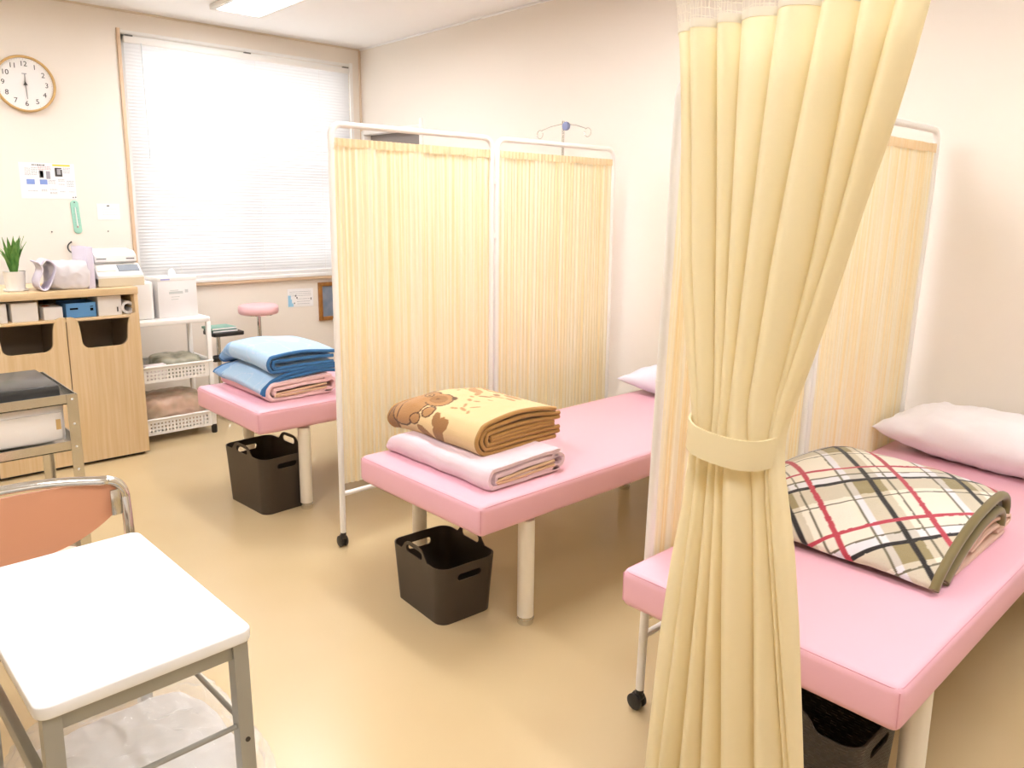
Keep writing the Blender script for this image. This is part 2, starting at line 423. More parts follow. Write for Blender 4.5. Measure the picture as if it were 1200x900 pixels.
# ================================================================== FOLDED BLANKETS AND PILLOWS
def fbm(v, f, a): return noise.noise(Vector(v) * f) * a
def sheets(name, ribbons, x0, x1, th, m, parent, color=None, warp=None, ds=.006, dx=.006, lump=.004, cap_round=.5):
    """ribbons: lists of (y, z) control points, swept along x as padded cloth layers"""
    V, Fc, C = [], [], []
    nx = max(4, int((x1 - x0) / dx))
    for ri, rb in enumerate(ribbons):
        p = resample(catmull([(a, c, 0) for a, c in rb], 10), ds); n = len(p); S = [0]
        for i in range(1, n): S.append(S[-1] + (p[i] - p[i - 1]).length)
        loop = []
        for side in (1, -1):
            rng = range(n) if side == 1 else range(n - 1, -1, -1)
            for i in rng:
                d = (p[min(i + 1, n - 1)] - p[max(i - 1, 0)]); d = d.normalized() if d.length else Vector((1, 0, 0))
                nrm = Vector((-d.y, d.x, 0)); e = min(1, min(S[i], S[-1] - S[i]) / (th * .6)); e = math.sqrt(max(.12, e))
                loop.append((p[i] + nrm * side * th / 2 * e, S[i], side))
        base = len(V); ml = len(loop)
        for j in range(nx + 1):
            x = x0 + (x1 - x0) * j / nx; ex = min(1, (min(j, nx - j) * dx) / (th * cap_round + 1e-6)); k = .55 + .45 * math.sqrt(min(1, ex))
            for idx, (q, s, side) in enumerate(loop):
                pc = loop[ml - 1 - idx][0]; mid = (q + pc) / 2; qq = mid + (q - mid) * k
                v = Vector((x, qq.x, qq.y)); nz = fbm((x + ri * 3, v.y, v.z), 7, lump) + fbm((x + ri * 5, v.y + 9, v.z), 25, lump * .35)
                v.z += nz; v.y += fbm((x + 4, v.y, v.z + ri), 6, lump)
                if warp: v = warp(v)
                V.append(tuple(v)); C.append(color(ri, x, s, S[-1], side) if color else (1, 1, 1))
        for j in range(nx):
            a = base + j * ml; c = a + ml
            for i in range(ml): Fc.append((a + i, a + (i + 1) % ml, c + (i + 1) % ml, c + i))
        for j in (0, nx):
            a = base + j * ml
            for i in range(n - 1): Fc.append((a + i, a + i + 1, a + ml - 2 - i, a + ml - 1 - i))
    me = bpy.data.meshes.new(name); me.from_pydata(V, [], Fc); me.update()
    b = NB(); b.from_mesh(me); bmesh.ops.recalc_face_normals(b, faces=b.faces); b.to_mesh(me); b.free()
    if color:
        ca_ = me.color_attributes.new('Col', 'FLOAT_COLOR', 'POINT'); flat = []
        for c in C: flat += [c[0], c[1], c[2], 1]
        ca_.data.foreach_set('color', flat)
    finish(me, True, 60); me.materials.append(m)
    return link(bpy.data.objects.new(name, me), parent)
def trims(name, ribbons, xs, r, m, parent, warp=None, lump=.004, squash=1):
    o = None
    for x in xs:
        for ri, rb in enumerate(ribbons):
            b = NB()
            p = resample(catmull([(a, c, 0) for a, c in rb], 10), .012); pts = []
            for q in p:
                v = Vector((x, q.x, q.y)); v.z += fbm((x + ri * 3, v.y, v.z), 7, lump); v.y += fbm((x + 4, v.y, v.z + ri), 6, lump)
                if warp: v = warp(v)
                pts.append(v)
            tube(b, pts, r, 10)
            o = obj(name, b, m, parent, ang=60)
    return o
def U(L0, R, zc, h, L1=None, sag=0, hb=None):
    """U-shaped fold: open at y=L0/L1 (back), bent at y=R (front)"""
    L1 = L0 if L1 is None else L1; hb = h if hb is None else hb; M = (L0 + R) / 2
    return [(L0, zc + hb), (M, zc + (h + hb) / 2 + sag), (R + h, zc + h), (R + h * .35, zc + h * .8), (R, zc), (R + h * .35, zc - h * .8), (R + h, zc - h), ((L1 + R) / 2, zc - h), (L1, zc - h)]
def pillow(name, label, m, loc, rot, Wd, Dp, H, seed=0, nx=70, ny=50, wr=.006, tilt=None):
    b = NB(); top = []; bot = []
    for j in range(ny + 1):
        for i in range(nx + 1):
            u = -1 + 2 * i / nx; v = -1 + 2 * j / ny
            u = math.copysign(1 - (1 - abs(u)) ** 1.6, u); v = math.copysign(1 - (1 - abs(v)) ** 1.6, v)
            pin = 1 - .07 * (1 - abs(u) ** 2) * abs(v) ** 3; pin2 = 1 - .09 * (1 - abs(v) ** 2) * abs(u) ** 3
            x = u * Wd / 2 * pin2; y = v * Dp / 2 * pin
            hgt = H / 2 * (max(0, 1 - abs(u) ** 2.4) * max(0, 1 - abs(v) ** 2.2)) ** .5
            edge = max(abs(u), abs(v))
            w_ = wr * (noise.noise(Vector((x * 9 + seed, y * 22, seed))) + .6 * noise.noise(Vector((x * 30, y * 14 + seed, 3)))) * (.35 + .65 * edge) * min(1, hgt / (H * .1) + .1)
            top.append(b.verts.new((x, y, H * .42 + hgt + w_)))
            bot.append(b.verts.new((x, y, max(.001, H * .42 - hgt * .95 - w_ * .5))) if 0 < i < nx and 0 < j < ny else top[-1])
    for arr in (top, bot):
        for j in range(ny):
            for i in range(nx):
                k = j * (nx + 1) + i
                try: b.faces.new((arr[k], arr[k + 1], arr[k + nx + 2], arr[k + nx + 1]))
                except ValueError: pass
    o = obj(name, b, m, None, ang=80); o.location = loc; o.rotation_euler = rot if isinstance(rot, tuple) else (0, 0, rot)
    tag(o, label, 'pillow', 'bed pillows'); return o
PILW = mat('pillow_cotton', '#F5EFF1', .9, spec=.1, bump=.05, bscale=90)
pillow('pillow', 'plump white pillow at the head of the nearest bed', PILW, (-.81, 3.21, .50), math.radians(-6), .76, .37, .215, 2, wr=.018)
PILB = mat('pillow_blue', '#E8E6F2', .9, spec=.1, bump=.05, bscale=90)
pillow('pillow', 'pale lilac pillow at the head of the middle bed, half hidden by a screen', PILB, (-2.13, 3.235, .50), math.radians(3), .74, .33, .17, 5)

PALEP = mat('pale_pink_fleece', '#E6CAD1', .95, spec=.05, sheen=.2, bump=.15, bscale=260, hx2='#EAD3D8', scale=(6, 6, 6))
PEACH = mat('peach_border', '#DDBB97', .8)
PINKF = mat('pink_fleece', '#F0C6C9', .95, spec=.05, sheen=.2, bump=.15, bscale=260, hx2='#F4D3D1', scale=(6, 6, 6))
def flat_blanket(label, loc, rot, Wd, Ln, h, m, sagl=.0, yb=0):
    t = thing('folded_blanket', label, 'blanket', loc, rot, 'folded blankets on the beds')
    def warp(v):
        e = min(1, (v.x + Wd / 2) / .08); e = math.sqrt(max(.0, e)); v.z = .001 + v.z * (.55 + .45 * e)
        v.z += sagl * max(0, -v.x / (Wd / 2)) ** 2 * v.z / h
        v.z = max(.001, v.z)
        return v
    rb = [U(Ln / 2, -Ln / 2, h / 2, h / 2 - .012, hb=h / 2 - .008), U(Ln / 2 - .01, -Ln / 2 + .028, h / 2 - .002, h / 4 - .008, hb=h / 4)]
    sheets('cloth', rb, -Wd / 2, Wd / 2, .022, m, t, warp=warp, ds=.01, dx=.012, lump=.006)
    # back fold closing the pad and the hemmed edge at its right end
    rb2 = [[(Ln / 2 - .04, h - .02), (Ln / 2 + .005, h - .026), (Ln / 2 + .02, h / 2), (Ln / 2 + .005, .022), (Ln / 2 - .04, .014)]]
    sheets('fold', rb2, -Wd / 2, Wd / 2, .02, m, t, warp=warp, ds=.01, dx=.012, lump=.006)
    trims('border_trim', [[(Ln / 2 - .03, h * .52), (0, h * .46), (-Ln / 2 + .05, h * .40), (-Ln / 2 + .03, h * .33), (-Ln / 2 + .05, h * .28), (0, h * .3), (Ln / 2 - .03, h * .34)]], (Wd / 2 - .003,), .006, PEACH, t, warp)
    return t
flat_blanket('folded pale pink fleece blanket lying under the brown animal print blanket', (-2.125, 1.765, .499), 0, .60, .335, .085, PALEP)
flat_blanket('folded rose pink fleece blanket lying under the blue blanket', (-3.61, 1.72, .5215), 0, .54, .33, .095, PINKF)

# --- brown blanket with an animal print
def ell(x, y, cx, cy, rx, ry, a=0):
    c, s = math.cos(a), math.sin(a); dx, dy = x - cx, y - cy
    return ((dx * c + dy * s) / rx) ** 2 + ((-dx * s + dy * c) / ry) ** 2
CREAM, BRN, BRN2, DK = lin('#E7C894')[:3], lin('#B98855')[:3], lin('#9F703F')[:3], lin('#5A3A22')[:3]
LEAVES = [(-.08, .10, .055, .026, .4), (-.04, .025, .045, .016, -.3), (.075, .04, .052, .017, .1), (.02, .075, .03, .014, .7), (.055, .105, .032, .010, -.5), (-.15, .06, .045, .012, .3),
          (-.21, .035, .035, .010, -.2), (.11, .085, .03, .012, .2), (-.02, .14, .03, .012, .9), (.03, .145, .028, .011, -.6), (-.11, .02, .03, .012, .5), (.02, .01, .025, .010, .2)]
STROKES = [(.09, .30, .024, .007, .3), (.115, .265, .02, .006, -.7), (.065, .27, .02, .006, .9), (.05, .31, .018, .006, -.2), (.03, .22, .016, .008, .5), (.065, .215, .014, .007, -.4), (0, .185, .014, .007, .2), (-.16, .135, .02, .006, .6),
           (-.19, .165, .02, .006, -.3), (-.125, .15, .018, .006, .9), (-.14, .11, .02, .005, 0), (.13, .31, .015, .006, .9), (.09, .17, .013, .006, 0)]
PATCH = [(.055, .425, .03, .06, .25), (.03, .385, .022, .03, -.5), (.085, .395, .02, .025, .4), (-.03, .455, .05, .025, .6), (-.01, .49, .03, .03, 0)]
def brown_col(ri, x, s, L, side):
    if ri != 0 or side > 0: return BRN2 if ri else CREAM
    y = s          # distance from the back edge of the top layer
    c = CREAM
    for e_ in LEAVES:
        if ell(x, y, *e_) < 1: c = BRN if (e_[0] * 97) % 1 < .7 else BRN2
    for e_ in STROKES:
        if ell(x, y, *e_) < 1: c = BRN
    for e_ in PATCH:
        if ell(x, y, *e_) < 1: c = BRN2
    e = ell(x, y, -.265, .33, .105, .19, .12)
    if e < 1: c = BRN2
    e = ell(x, y, -.155, .34, .085, .11, .2)
    if e < 1: c = BRN
    if .90 < e < 1.05: c = DK
    e = ell(x, y, -.235, .20, .035, .05, -.5)
    if e < 1: c = BRN2
    if .82 < e < 1.12: c = DK
    e = ell(x, y, -.072, .285, .068, .052, .35)
    if e < 1: c = BRN
    if .9 < e < 1.13 and x > -.10: c = DK
    if ell(x, y, -.075, .285, .042, .034, .3) < 1: c = BRN2
    if ell(x, y, -.028, .245, .018, .011, .6) < 1: c = DK
    if ell(x, y, -.08, .285, .009, .009) < 1: c = lin('#7A4F2C')[:3]
    e = ell(x, y, -.145, .275, .021, .015, .2)
    if e < 1: c = lin('#C99F6B')[:3]
    if .75 < e < 1.5: c = DK
    if ell(x, y, -.143, .276, .008, .008) < 1: c = DK
    for cx, cy in ((-.09, .405), (-.035, .365)):
        e = ell(x, y, cx, cy, .030, .022, -.4)
        if e < 1: c = BRN
        if .72 < e < 1.2: c = DK
    if abs(ell(x, y, -.33, .36, .075, .17, .1) - 1) < .10: c = DK
    if abs(ell(x, y, -.30, .40, .10, .15, .1) - 1) < .06: c = DK
    return c
t = thing('animal_print_blanket', 'cream and brown animal print blanket folded on the middle bed', 'blanket', (-2.215, 1.838, .582), 0, 'folded blankets on the beds')
BW_, BL_ = .54, .385
HB = .115
rbB = [U(BL_ / 2, -BL_ / 2, HB / 2 + .004, HB / 2, sag=.006, hb=HB / 2 - .01), U(BL_ / 2 + .02, -BL_ / 2 + .020, HB / 2 + .003, HB / 2 - .018, sag=.004, hb=HB / 2 - .026),
       U(BL_ / 2 + .022, -BL_ / 2 + .042, HB / 2 + .001, HB / 2 - .036, hb=HB / 2 - .040), U(BL_ / 2 - .01, -BL_ / 2 + .064, HB / 2 - .001, HB / 2 - .0515, hb=.004)]
def warpB(v):
    e = (v.x + BW_ / 2) / .13
    if e < 1: v.z = v.z * (.80 + .20 * math.sin(max(0, e) * PI / 2)) - .012 * (1 - e)
    f = (v.y + BL_ / 2) / BL_
    v.z *= .86 + .22 * math.sin(max(0, min(1, f)) * PI * .8)
    return v
sheets('cloth', rbB, -BW_ / 2, BW_ / 2, .013, attr_mat('brown_print'), t, color=brown_col, warp=warpB, ds=.004, dx=.004, lump=.003)
CARAM = mat('caramel_trim', '#B5884A', .75, sheen=.2)
trims('border_trim', rbB, (-BW_ / 2 + .004, BW_ / 2 - .004), .0082, CARAM, t, warpB, .003)

# --- blue blanket
LB, LB2, LB3 = lin('#B5D4EE')[:3], lin('#8DB9E4')[:3], lin('#E3E6F0')[:3]
def blue_col(ri, x, s, L, side):
    n1 = noise.noise(Vector((x * 9 + ri, s * 9, 1))); n2 = noise.noise(Vector((x * 14, s * 14 + ri, 7)))
    c = LB
    if ell(x, s, .0, .12, .13, .055, .2) + n2 * .5 < 1: c = lin('#CBD3E8')[:3]
    if ell(x, s, .02, .10, .06, .035, .2) + n2 * .4 < 1: c = LB3
    if x < -.13 + n1 * .04: c = LB2
    if x < -.13 and abs(n2) < .05: c = lin('#7FA9D6')[:3]
    if abs(n1) < .02: c = lin('#C9DAF0')[:3]
    return c
t = thing('blue_blanket', 'light blue fleece blanket with dark blue trim folded on the bed by the window', 'blanket', (-3.66, 1.735, .605), 0, 'folded blankets on the beds')
rbL = [U(.19, -.17, .104, .036, sag=.014, hb=.028), U(.17, -.145, .101, .017, hb=.012),
       [(.205, .055), (.10, .062), (0, .055), (-.08, .046), (-.15, .025), (-.175, .008), (-.20, -.012), (-.205, -.03)],
       [(.19, .035), (.10, .045), (0, .038), (-.09, .028), (-.155, .008), (-.185, -.012), (-.20, -.04)]]
def warpL(v):
    e = (v.x + .25) / .12
    if e < 1: v.z = v.z * (.55 + .45 * math.sin(max(0, e) * PI / 2))
    v.z += .018 * math.cos(v.x * 5) - .012
    return v
sheets('cloth', rbL, -.25, .305, .013, attr_mat('blue_print', bscale=300), t, color=blue_col, warp=warpL, ds=.006, dx=.006, lump=.003)
trims('border_trim', rbL, (-.246, .301), .009, mat('blue_trim', '#2F6FA9', .7, sheen=.2), t, warpL, .003)

# --- plaid blanket
def plaid_col(ri, x, s, L, side):
    # check runs diagonally over the folded cloth
    jx = noise.noise(Vector((x * 55, s * 55, ri))) * .0014
    P = x - .865 + s + jx; Q = s - x + .865 + jx * .8
    cr, tan, pale = lin('#F3EBDB'), lin('#B9AA88'), lin('#ECE9EC')
    PP, PQ = .352, .378
    def d(q, p, o): return abs(((q - o + p / 2) % p) - p / 2)
    c = list(cr[:3]); b0, q0 = -.56, .79
    kv = d(P, PP, b0 - .015) < .055; kh = d(Q, PQ, q0 - .05) < .045
    if d(Q, PQ, q0 + .028) < .022: c = list(pale[:3])
    if d(P, PP, b0 - .085) < .014: c = list(pale[:3])
    if kv: c = [c[i] * .5 + tan[i] * .5 for i in range(3)]
    if kh: c = [c[i] * .5 + tan[i] * .5 for i in range(3)]
    if kv and kh: c = list(lin('#A3946C')[:3])
    olive = lin('#77705A')[:3]; red = lin('#C44A58')[:3]; blk = lin('#34302F')[:3]
    if d(P, PP, b0 + .07) < .004 or d(P, PP, b0 + .25) < .004 or d(Q, PQ, q0 + .05) < .004 or d(Q, PQ, q0 - .12) < .0035: c = olive
    if d(P, PP, b0) < .0105: c = blk
    if d(Q, PQ, q0) < .0085: c = blk
    if d(P, PP, b0 + .122) < .0105: c = red
    if d(Q, PQ, q0 + .11) < .008: c = red
    return c
t = thing('plaid_blanket', 'cream plaid blanket with red and black lines and olive trim on the nearest bed', 'blanket', (-.865, 2.20, .50), math.radians(0), 'folded blankets on the beds')
rbP = [[(-.245, .020), (-.215, .055), (-.12, .108), (.0, .148), (.12, .168), (.22, .168), (.28, .148), (.298, .112), (.295, .085)],
       [(-.175, .014), (-.145, .034), (-.07, .070), (.03, .101), (.12, .118), (.20, .122), (.245, .108), (.262, .08), (.26, .05)]]
XP0, XP1 = -.36, .288
def warpP(v):
    e = (v.x - XP0) / .22
    if e < 1: v.z *= .45 + .55 * math.sin(max(0, e) * PI / 2)
    v.z *= 1 - .20 * max(0, (v.x + .05) / .36) ** 2
    v.z = max(v.z, .003); return v
sheets('cloth', rbP, XP0, XP1, .02, attr_mat('plaid_print', bump=.5, bscale=320), t, color=plaid_col, warp=warpP, ds=.003, dx=.003, lump=.005)
trims('border_trim', rbP, (XP1 - .005,), .0125, mat('olive_trim', '#77683A', .6, sheen=.3), t, warpP, .005)
PEACHF = mat('peach_fleece', '#E7C5AE', .95, spec=.05, sheen=.2, bump=.2, bscale=260)
t = thing('peach_blanket', 'folded peach blanket mostly hidden under the plaid blanket', 'blanket', (-.865, 2.24, .499), 0, 'folded blankets on the beds')
rbQ = [[(.235, .060), (.12, .075), (-.03, .052), (-.11, .026), (-.14, .012), (-.10, .010), (.06, .010), (.27, .012)],
       [(.27, .055), (.31, .048), (.31, .03), (.2, .025)], [(.24, .042), (.1, .05), (-.02, .034)]]
sheets('cloth', rbQ, -.33, .285, .016, PEACHF, t, ds=.01, dx=.012, lump=.003, warp=lambda v: Vector((v.x, v.y, max(.001, v.z * (.5 + .5 * min(1, (v.x + .33) / .2))))))

# ================================================================== PARTITION SCREENS
def gather(bm, y0, y1, z0, z1, amp, seed, ny=260, nz=14, flare=0):
    rows = []
    for j in range(nz + 1):
        z = z0 + (z1 - z0) * j / nz; r = []
        for i in range(ny + 1):
            y = y0 + (y1 - y0) * i / ny
            d = amp * (.55 * math.sin(y * 260 + 2.2 * noise.noise(Vector((y * 9, 0, seed)))) + 1.1 * noise.noise(Vector((y * 34, z * .8, seed))) + 1.2 * noise.noise(Vector((y * 11, z * .5, seed + 5))))
            zz = z + (.006 * noise.noise(Vector((y * 14, 1, seed))) if j == 0 else 0)
            r.append(bm.verts.new((d, y, zz)))
        rows.append(r)
    for A, B in zip(rows, rows[1:]):
        for i in range(ny): bm.faces.new((A[i], A[i + 1], B[i + 1], B[i]))
    bm.normal_update(); bmesh.ops.solidify(bm, geom=bm.faces[:], thickness=.0012)
    return bm
def caster(parent, loc):
    b = NB(); lathe(b, [(.009, .045), (.012, .05), (.012, .066)], loc, 14)
    for s in (-1, 1):
        for (ra, rb, xa, xb) in ((.024, .024, .005, .018),):
            b2 = NB(); lathe(b2, [(.017, xa), (.024, xa + .002), (.024, xb - .003), (.019, xb)], (0, 0, 0), 18)
            join(b, b2, Matrix.Translation((loc[0] - .008, loc[1], .0245)) @ Matrix.Rotation(s * PI / 2, 4, 'X'))
    box(b, (loc[0] - .020, loc[1] - .012, .034), (loc[0] + .014, loc[1] + .012, .052), .006)
    return obj('caster', b, BLACK, parent)
def screen(label, x, y0, dx=0, w=.83, gap=.034):
    t = thing('partition_screen', label, 'screen', (x, y0, 0), dx, 'yellow two-panel screens on casters')
    for k in range(2):
        a = k * (w + gap); c = a + w; Z = 1.742; r = .045
        b = NB()
        pts = [(0, a, .065), (0, a, .9), (0, a, Z - r)] + [(0, y, z) for y, z in arc(a + r, Z - r, r, 180, 90, 8)][1:] + [(0, (a + c) / 2, Z)] + [(0, y, z) for y, z in arc(c - r, Z - r, r, 90, 0, 8)] + [(0, c, .9), (0, c, .065)]
        tube(b, pts, .0125, 12)
        for yy in (a, c): tube(b, [(0, yy, .975), (0, yy, .982)], .0138, 12)
        fr = obj('frame', b, WPAINT, t)
        b = NB(); tube(b, [(0, a, .235), (0, c, .235)], .0105, 10); obj('cross_bar', b, WPAINT, t)
        b = NB(); tube(b, [(-.004, a, 1.672), (-.004, c, 1.672)], .003, 8); obj('curtain_rod', b, WPAINT, t)
        b = gather(NB(), a + .011, c - .011, .275, 1.660, .0055, 11 * k + x); obj('fabric', b, SCR, t, ang=80)
        b = gather(NB(), a + .011, c - .011, 1.656, 1.690, .0055, 11 * k + x + 3, nz=4); b.transform(Matrix.Translation((.007, 0, 0))); obj('fabric_header', b, SCRH, t, ang=80)
        for yy in (a, c): caster(t, (0, yy, 0))
    for z in (.45, 1.3, 1.55):
        b = NB(); box(b, (-.007, w + .006, z - .012), (.007, w + gap - .006, z + .012), .003); obj('hinge', b, WPAINT, t)
    return t
screen('yellow folding screen on white frame between the window bed and the middle bed', -2.755, 1.585)
screen('yellow folding screen mostly hidden behind the tied curtain, beside the nearest bed', -1.225, 1.65, math.radians(-.3)).rotation_euler = (0, math.radians(1.5), math.radians(-.3))

# ================================================================== TIED CURTAIN
KN = [[(-0.849, 1.747), (-0.84, 1.71), (-0.829, 1.581), (-0.82, 1.417), (-0.815, 1.343), (-0.8, 1.227), (-0.778, 1.112), (-0.768, 1.065), (-0.766, 1.011), (-0.777, 0.965), (-0.784, 0.872), (-0.801, 0.794), (-0.82, 0.624), (-0.833, 0.44), (-0.843, 0.3)],
 [(-0.808, 1.751), (-0.78, 1.344), (-0.752, 1.067), (-0.75, 0.972), (-0.796, 0.329)],
 [(-0.763, 1.743), (-0.742, 1.346), (-0.728, 1.072), (-0.732, 0.977), (-0.754, 0.354)],
 [(-0.719, 1.736), (-0.713, 1.348), (-0.714, 1.074), (-0.714, 0.973), (-0.709, 0.38)],
 [(-0.652, 1.724), (-0.679, 1.349), (-0.696, 1.078), (-0.698, 0.97), (-0.662, 0.408)],
 [(-0.581, 1.712), (-0.631, 1.352), (-0.661, 1.078), (-0.641, 0.977), (-0.595, 0.448)],
 [(-0.53, 1.712), (-0.572, 1.355), (-0.619, 1.086), (-0.625, 0.981), (-0.552, 0.474)],
 [(-0.482, 1.707), (-0.547, 1.356), (-0.612, 1.088), (-0.616, 0.985), (-0.541, 0.48)],
 [(-0.442, 1.702), (-0.46, 1.609), (-0.481, 1.519), (-0.504, 1.441), (-0.523, 1.357), (-0.551, 1.245), (-0.575, 1.153), (-0.598, 1.084), (-0.608, 1.016), (-0.599, 0.988), (-0.589, 0.932), (-0.575, 0.872), (-0.554, 0.72), (-0.528, 0.488)]]
def interp(l, z):
    l = sorted(l, key=lambda p: p[1])
    if z <= l[0][1]: a, c = l[0], l[1]
    elif z >= l[-1][1]: a, c = l[-2], l[-1]
    else:
        for a, c in zip(l, l[1:]):
            if a[1] <= z <= c[1]: break
    return a[0] + (c[0] - a[0]) * (z - a[1]) / (c[1] - a[1])
def sm(l, z): return (interp(l, z - .035) + interp(l, z) + interp(l, z + .035)) / 3
YC = 1.15
FD = [.012, .028, .034, .026, .044, .058, .044, .028]            # depth of each fold bulge at the top
CR = [.02, .0, .022, .014, .014, .006, .022, .018, .03]          # how far each crease sits back
def curtain_ring(z, back=True, per=14):
    k = [sm(l, z) for l in KN]; wz = (k[-1] - k[0]); band = max(0, 1 - abs(z - 1.035) / .30)
    amp = (.38 + .62 * min(1, wz / .42)) * (1 - .35 * band)
    pts = []
    for i in range(8):
        wf = k[i + 1] - k[i]; d = min(FD[i], wf * .75) * (1.15 if z > 1.035 else 1.3)
        for j in range(per):
            f = j / per
            e = f ** .8
            x = k[i] + wf * f
            prof = math.sin(PI * f) ** .75
            y = YC + (CR[i] * (1 - f) + CR[i + 1] * f) * amp - d * amp * prof + .0025 * noise.noise(Vector((x * 20, z * 3, i)))
            pts.append((x, y))
    pts.append((k[-1], YC + CR[-1] * amp))
    if back:
        nb = 40; cz = wz
        for j in range(1, nb):
            f = j / nb; x = k[-1] - wz * f
            pts.append((x, YC + .035 + .045 * min(1, cz / .3) * math.sin(PI * f) ** .5 + .014 * amp * math.sin(f * 2 * PI * 5)))
    return pts
cu = thing('privacy_curtain', 'tall pale yellow privacy curtain tied back at the foot of the nearest bed', 'curtain', (0, 0, 0))
ZT, ZB = 1.722, .06
b = NB(); rows = []; nz = 110
for j in range(nz + 1):
    z = ZB + (ZT - ZB) * j / nz; rows.append([b.verts.new((x, y, z)) for x, y in curtain_ring(z)])
for A, B in zip(rows, rows[1:]):
    n = len(A)
    for i in range(n): b.faces.new((A[i], A[(i + 1) % n], B[(i + 1) % n], B[i]))
obj('fabric', b, YEL, cu, ang=80)
# hem band along the top where the net is sewn on
b = NB(); rows = []
for z in (ZT - .004, ZT + .010): rows.append([b.verts.new((x, y - .0015, z)) for x, y in curtain_ring(ZT, False)])
for i in range(len(rows[0]) - 1): b.faces.new((rows[0][i], rows[0][i + 1], rows[1][i + 1], rows[1][i]))
b.normal_update(); bmesh.ops.solidify(b, geom=b.faces[:], thickness=.002)
obj('net_seam', b, NET, cu, ang=80)
b = NB(); rows = []; nn = 38
ZR = 2.22
for j in range(nn + 1):
    f = j / nn; z = ZT + (ZR - ZT) * f; r = []
    ring = curtain_ring(min(1.75, ZT), False, 12)
    for i, (x, y) in enumerate(ring):
        sx = -.645 + (x + .645) * (1 + .35 * f); r.append(b.verts.new((sx + .003 * noise.noise(Vector((i * .7, j * .9, 2))), YC + (y - YC) * (1 - .3 * f), z + .003 * noise.noise(Vector((i * .8, j * .7, 9))))))
    rows.append(r)
for A, B in zip(rows, rows[1:]):
    for i in range(len(A) - 1): b.faces.new((A[i], A[i + 1], B[i + 1], B[i]))
bmesh.ops.wireframe(b, faces=b.faces[:], thickness=.0018, use_replace=True, use_boundary=True, use_even_offset=False)
nto = obj('net_header', b, NET, cu, smooth=False); nto['kind'] = 'stuff'
# tieback band
b = NB(); rows = []
for j in range(7):
    f = j / 6; zc = 1.010 + .052 * f; r = []
    for i in range(60):
        a = 2 * PI * i / 60; cx = -.690 + .003 * f; rx, ry = .0845, .062
        sgn = lambda q, e: math.copysign(abs(q) ** e, q)
        x = cx + rx * sgn(math.cos(a), .8); y = YC + .022 + ry * sgn(math.sin(a), .8)
        r.append(b.verts.new((x, y, zc - (x + .686) * .06 - (.012 * math.sin(-a) if math.sin(a) < 0 else 0))))
    rows.append(r)
for A, B in zip(rows, rows[1:]):
    for i in range(60): b.faces.new((A[i], A[(i + 1) % 60], B[(i + 1) % 60], B[i]))
b.normal_update(); bmesh.ops.solidify(b, geom=b.faces[:], thickness=.004)
tb = obj('tieback', b, YEL, cu, ang=60)
# curtain track and its drop rods
tr = tag(obj('curtain_track', bx((-1.35, YC - .012, ZR), (1.2, YC + .012, ZR + .025), .003), WPAINT), 'white curtain track hung from the ceiling above the tied curtain', 'track')
for x in (-1.25, -.1, 1.1):
    b = NB(); tube(b, [(x, YC, ZR + .02), (x, YC, ZC)], .006, 8); obj('drop_rod', b, WPAINT, tr)

# ================================================================== TABLE (foreground)
tx0, tx1, ty0, ty1, TZ = -1.775, -1.205, .172, .507, .70
t = thing('work_table', 'small white topped table with grey steel legs in the foreground', 'table', ((tx0 + tx1) / 2, (ty0 + ty1) / 2, 0), math.radians(1.5))
tw, td = tx1 - tx0, ty1 - ty0
b = NB(); prism(b, rrect(tw, td, .022, 6), TZ - .022, TZ, 'z', .003)
tt = obj('table_top', b, mat('white_laminate', '#F6F4F1', .35), t, ang=50)
LG = .026
for sx in (-1, 1):
    for sy in (-1, 1):
        b = NB(); cx, cy = sx * (tw / 2 - .022), sy * (td / 2 - .022); sp = .02
        vs_ = []
        for z, o in ((TZ - .022, 0), (.012, sp)):
            x, y = cx + sx * o * .5, cy + sy * o * .3
            vs_.append([b.verts.new((x + dx * LG / 2, y + dy * LG / 2, z)) for dx, dy in ((-1, -1), (1, -1), (1, 1), (-1, 1))])
        A, B = vs_
        for i in range(4): b.faces.new((A[i], A[(i + 1) % 4], B[(i + 1) % 4], B[i]))
        b.faces.new(A); b.faces.new(B[::-1])
        lg = obj('leg', b, GREYM, t, smooth=False)
        b = NB(); x, y = cx + sx * sp * .5, cy + sy * sp * .3; box(b, (x - .015, y - .015, 0), (x + .015, y + .015, .02), .003); obj('foot_cap', b, BLACK, lg)
        b = NB(); b2 = NB(); lathe(b2, [(.0045, 0), (.0045, .002)], (0, 0, 0), 12)
        join(b, b2, Matrix.Translation((cx + sx * .0028 + sx * LG / 2, cy + sy * .002, .49)) @ Matrix.Rotation(PI / 2 * sx, 4, 'Y')); obj('leg_hole', b, BLACK, lg)
for sy in (-1, 1): obj('apron', bx((-tw / 2 + .035, sy * (td / 2 - .022) - .009, TZ - .052), (tw / 2 - .035, sy * (td / 2 - .022) + .009, TZ - .022), .002), GREYM, t)
for sx in (-1, 1): obj('apron', bx((sx * (tw / 2 - .022) - .009, -td / 2 + .035, TZ - .052), (sx * (tw / 2 - .022) + .009, td / 2 - .035, TZ - .022), .002), GREYM, t)
for sx in (-1, 1):
    b = NB(); tube(b, [(sx * (tw / 2 - .019), -td / 2 + .03, .515), (sx * (tw / 2 - .019), td / 2 - .03, .515)], .005, 10); obj('stretcher', b, GREYM, t)
b = NB(); box(b, (-tw / 2 + .03, -td / 2 + .010, .50), (tw / 2 - .03, -td / 2 + .026, .53), .003); obj('stretcher', b, GREYM, t)
b = NB(); tube(b, [(-tw / 2 + .03, td / 2 - .02, .515), (tw / 2 - .03, td / 2 - .02, .515)], .005, 10)
obj('stretcher', b, GREYM, t)

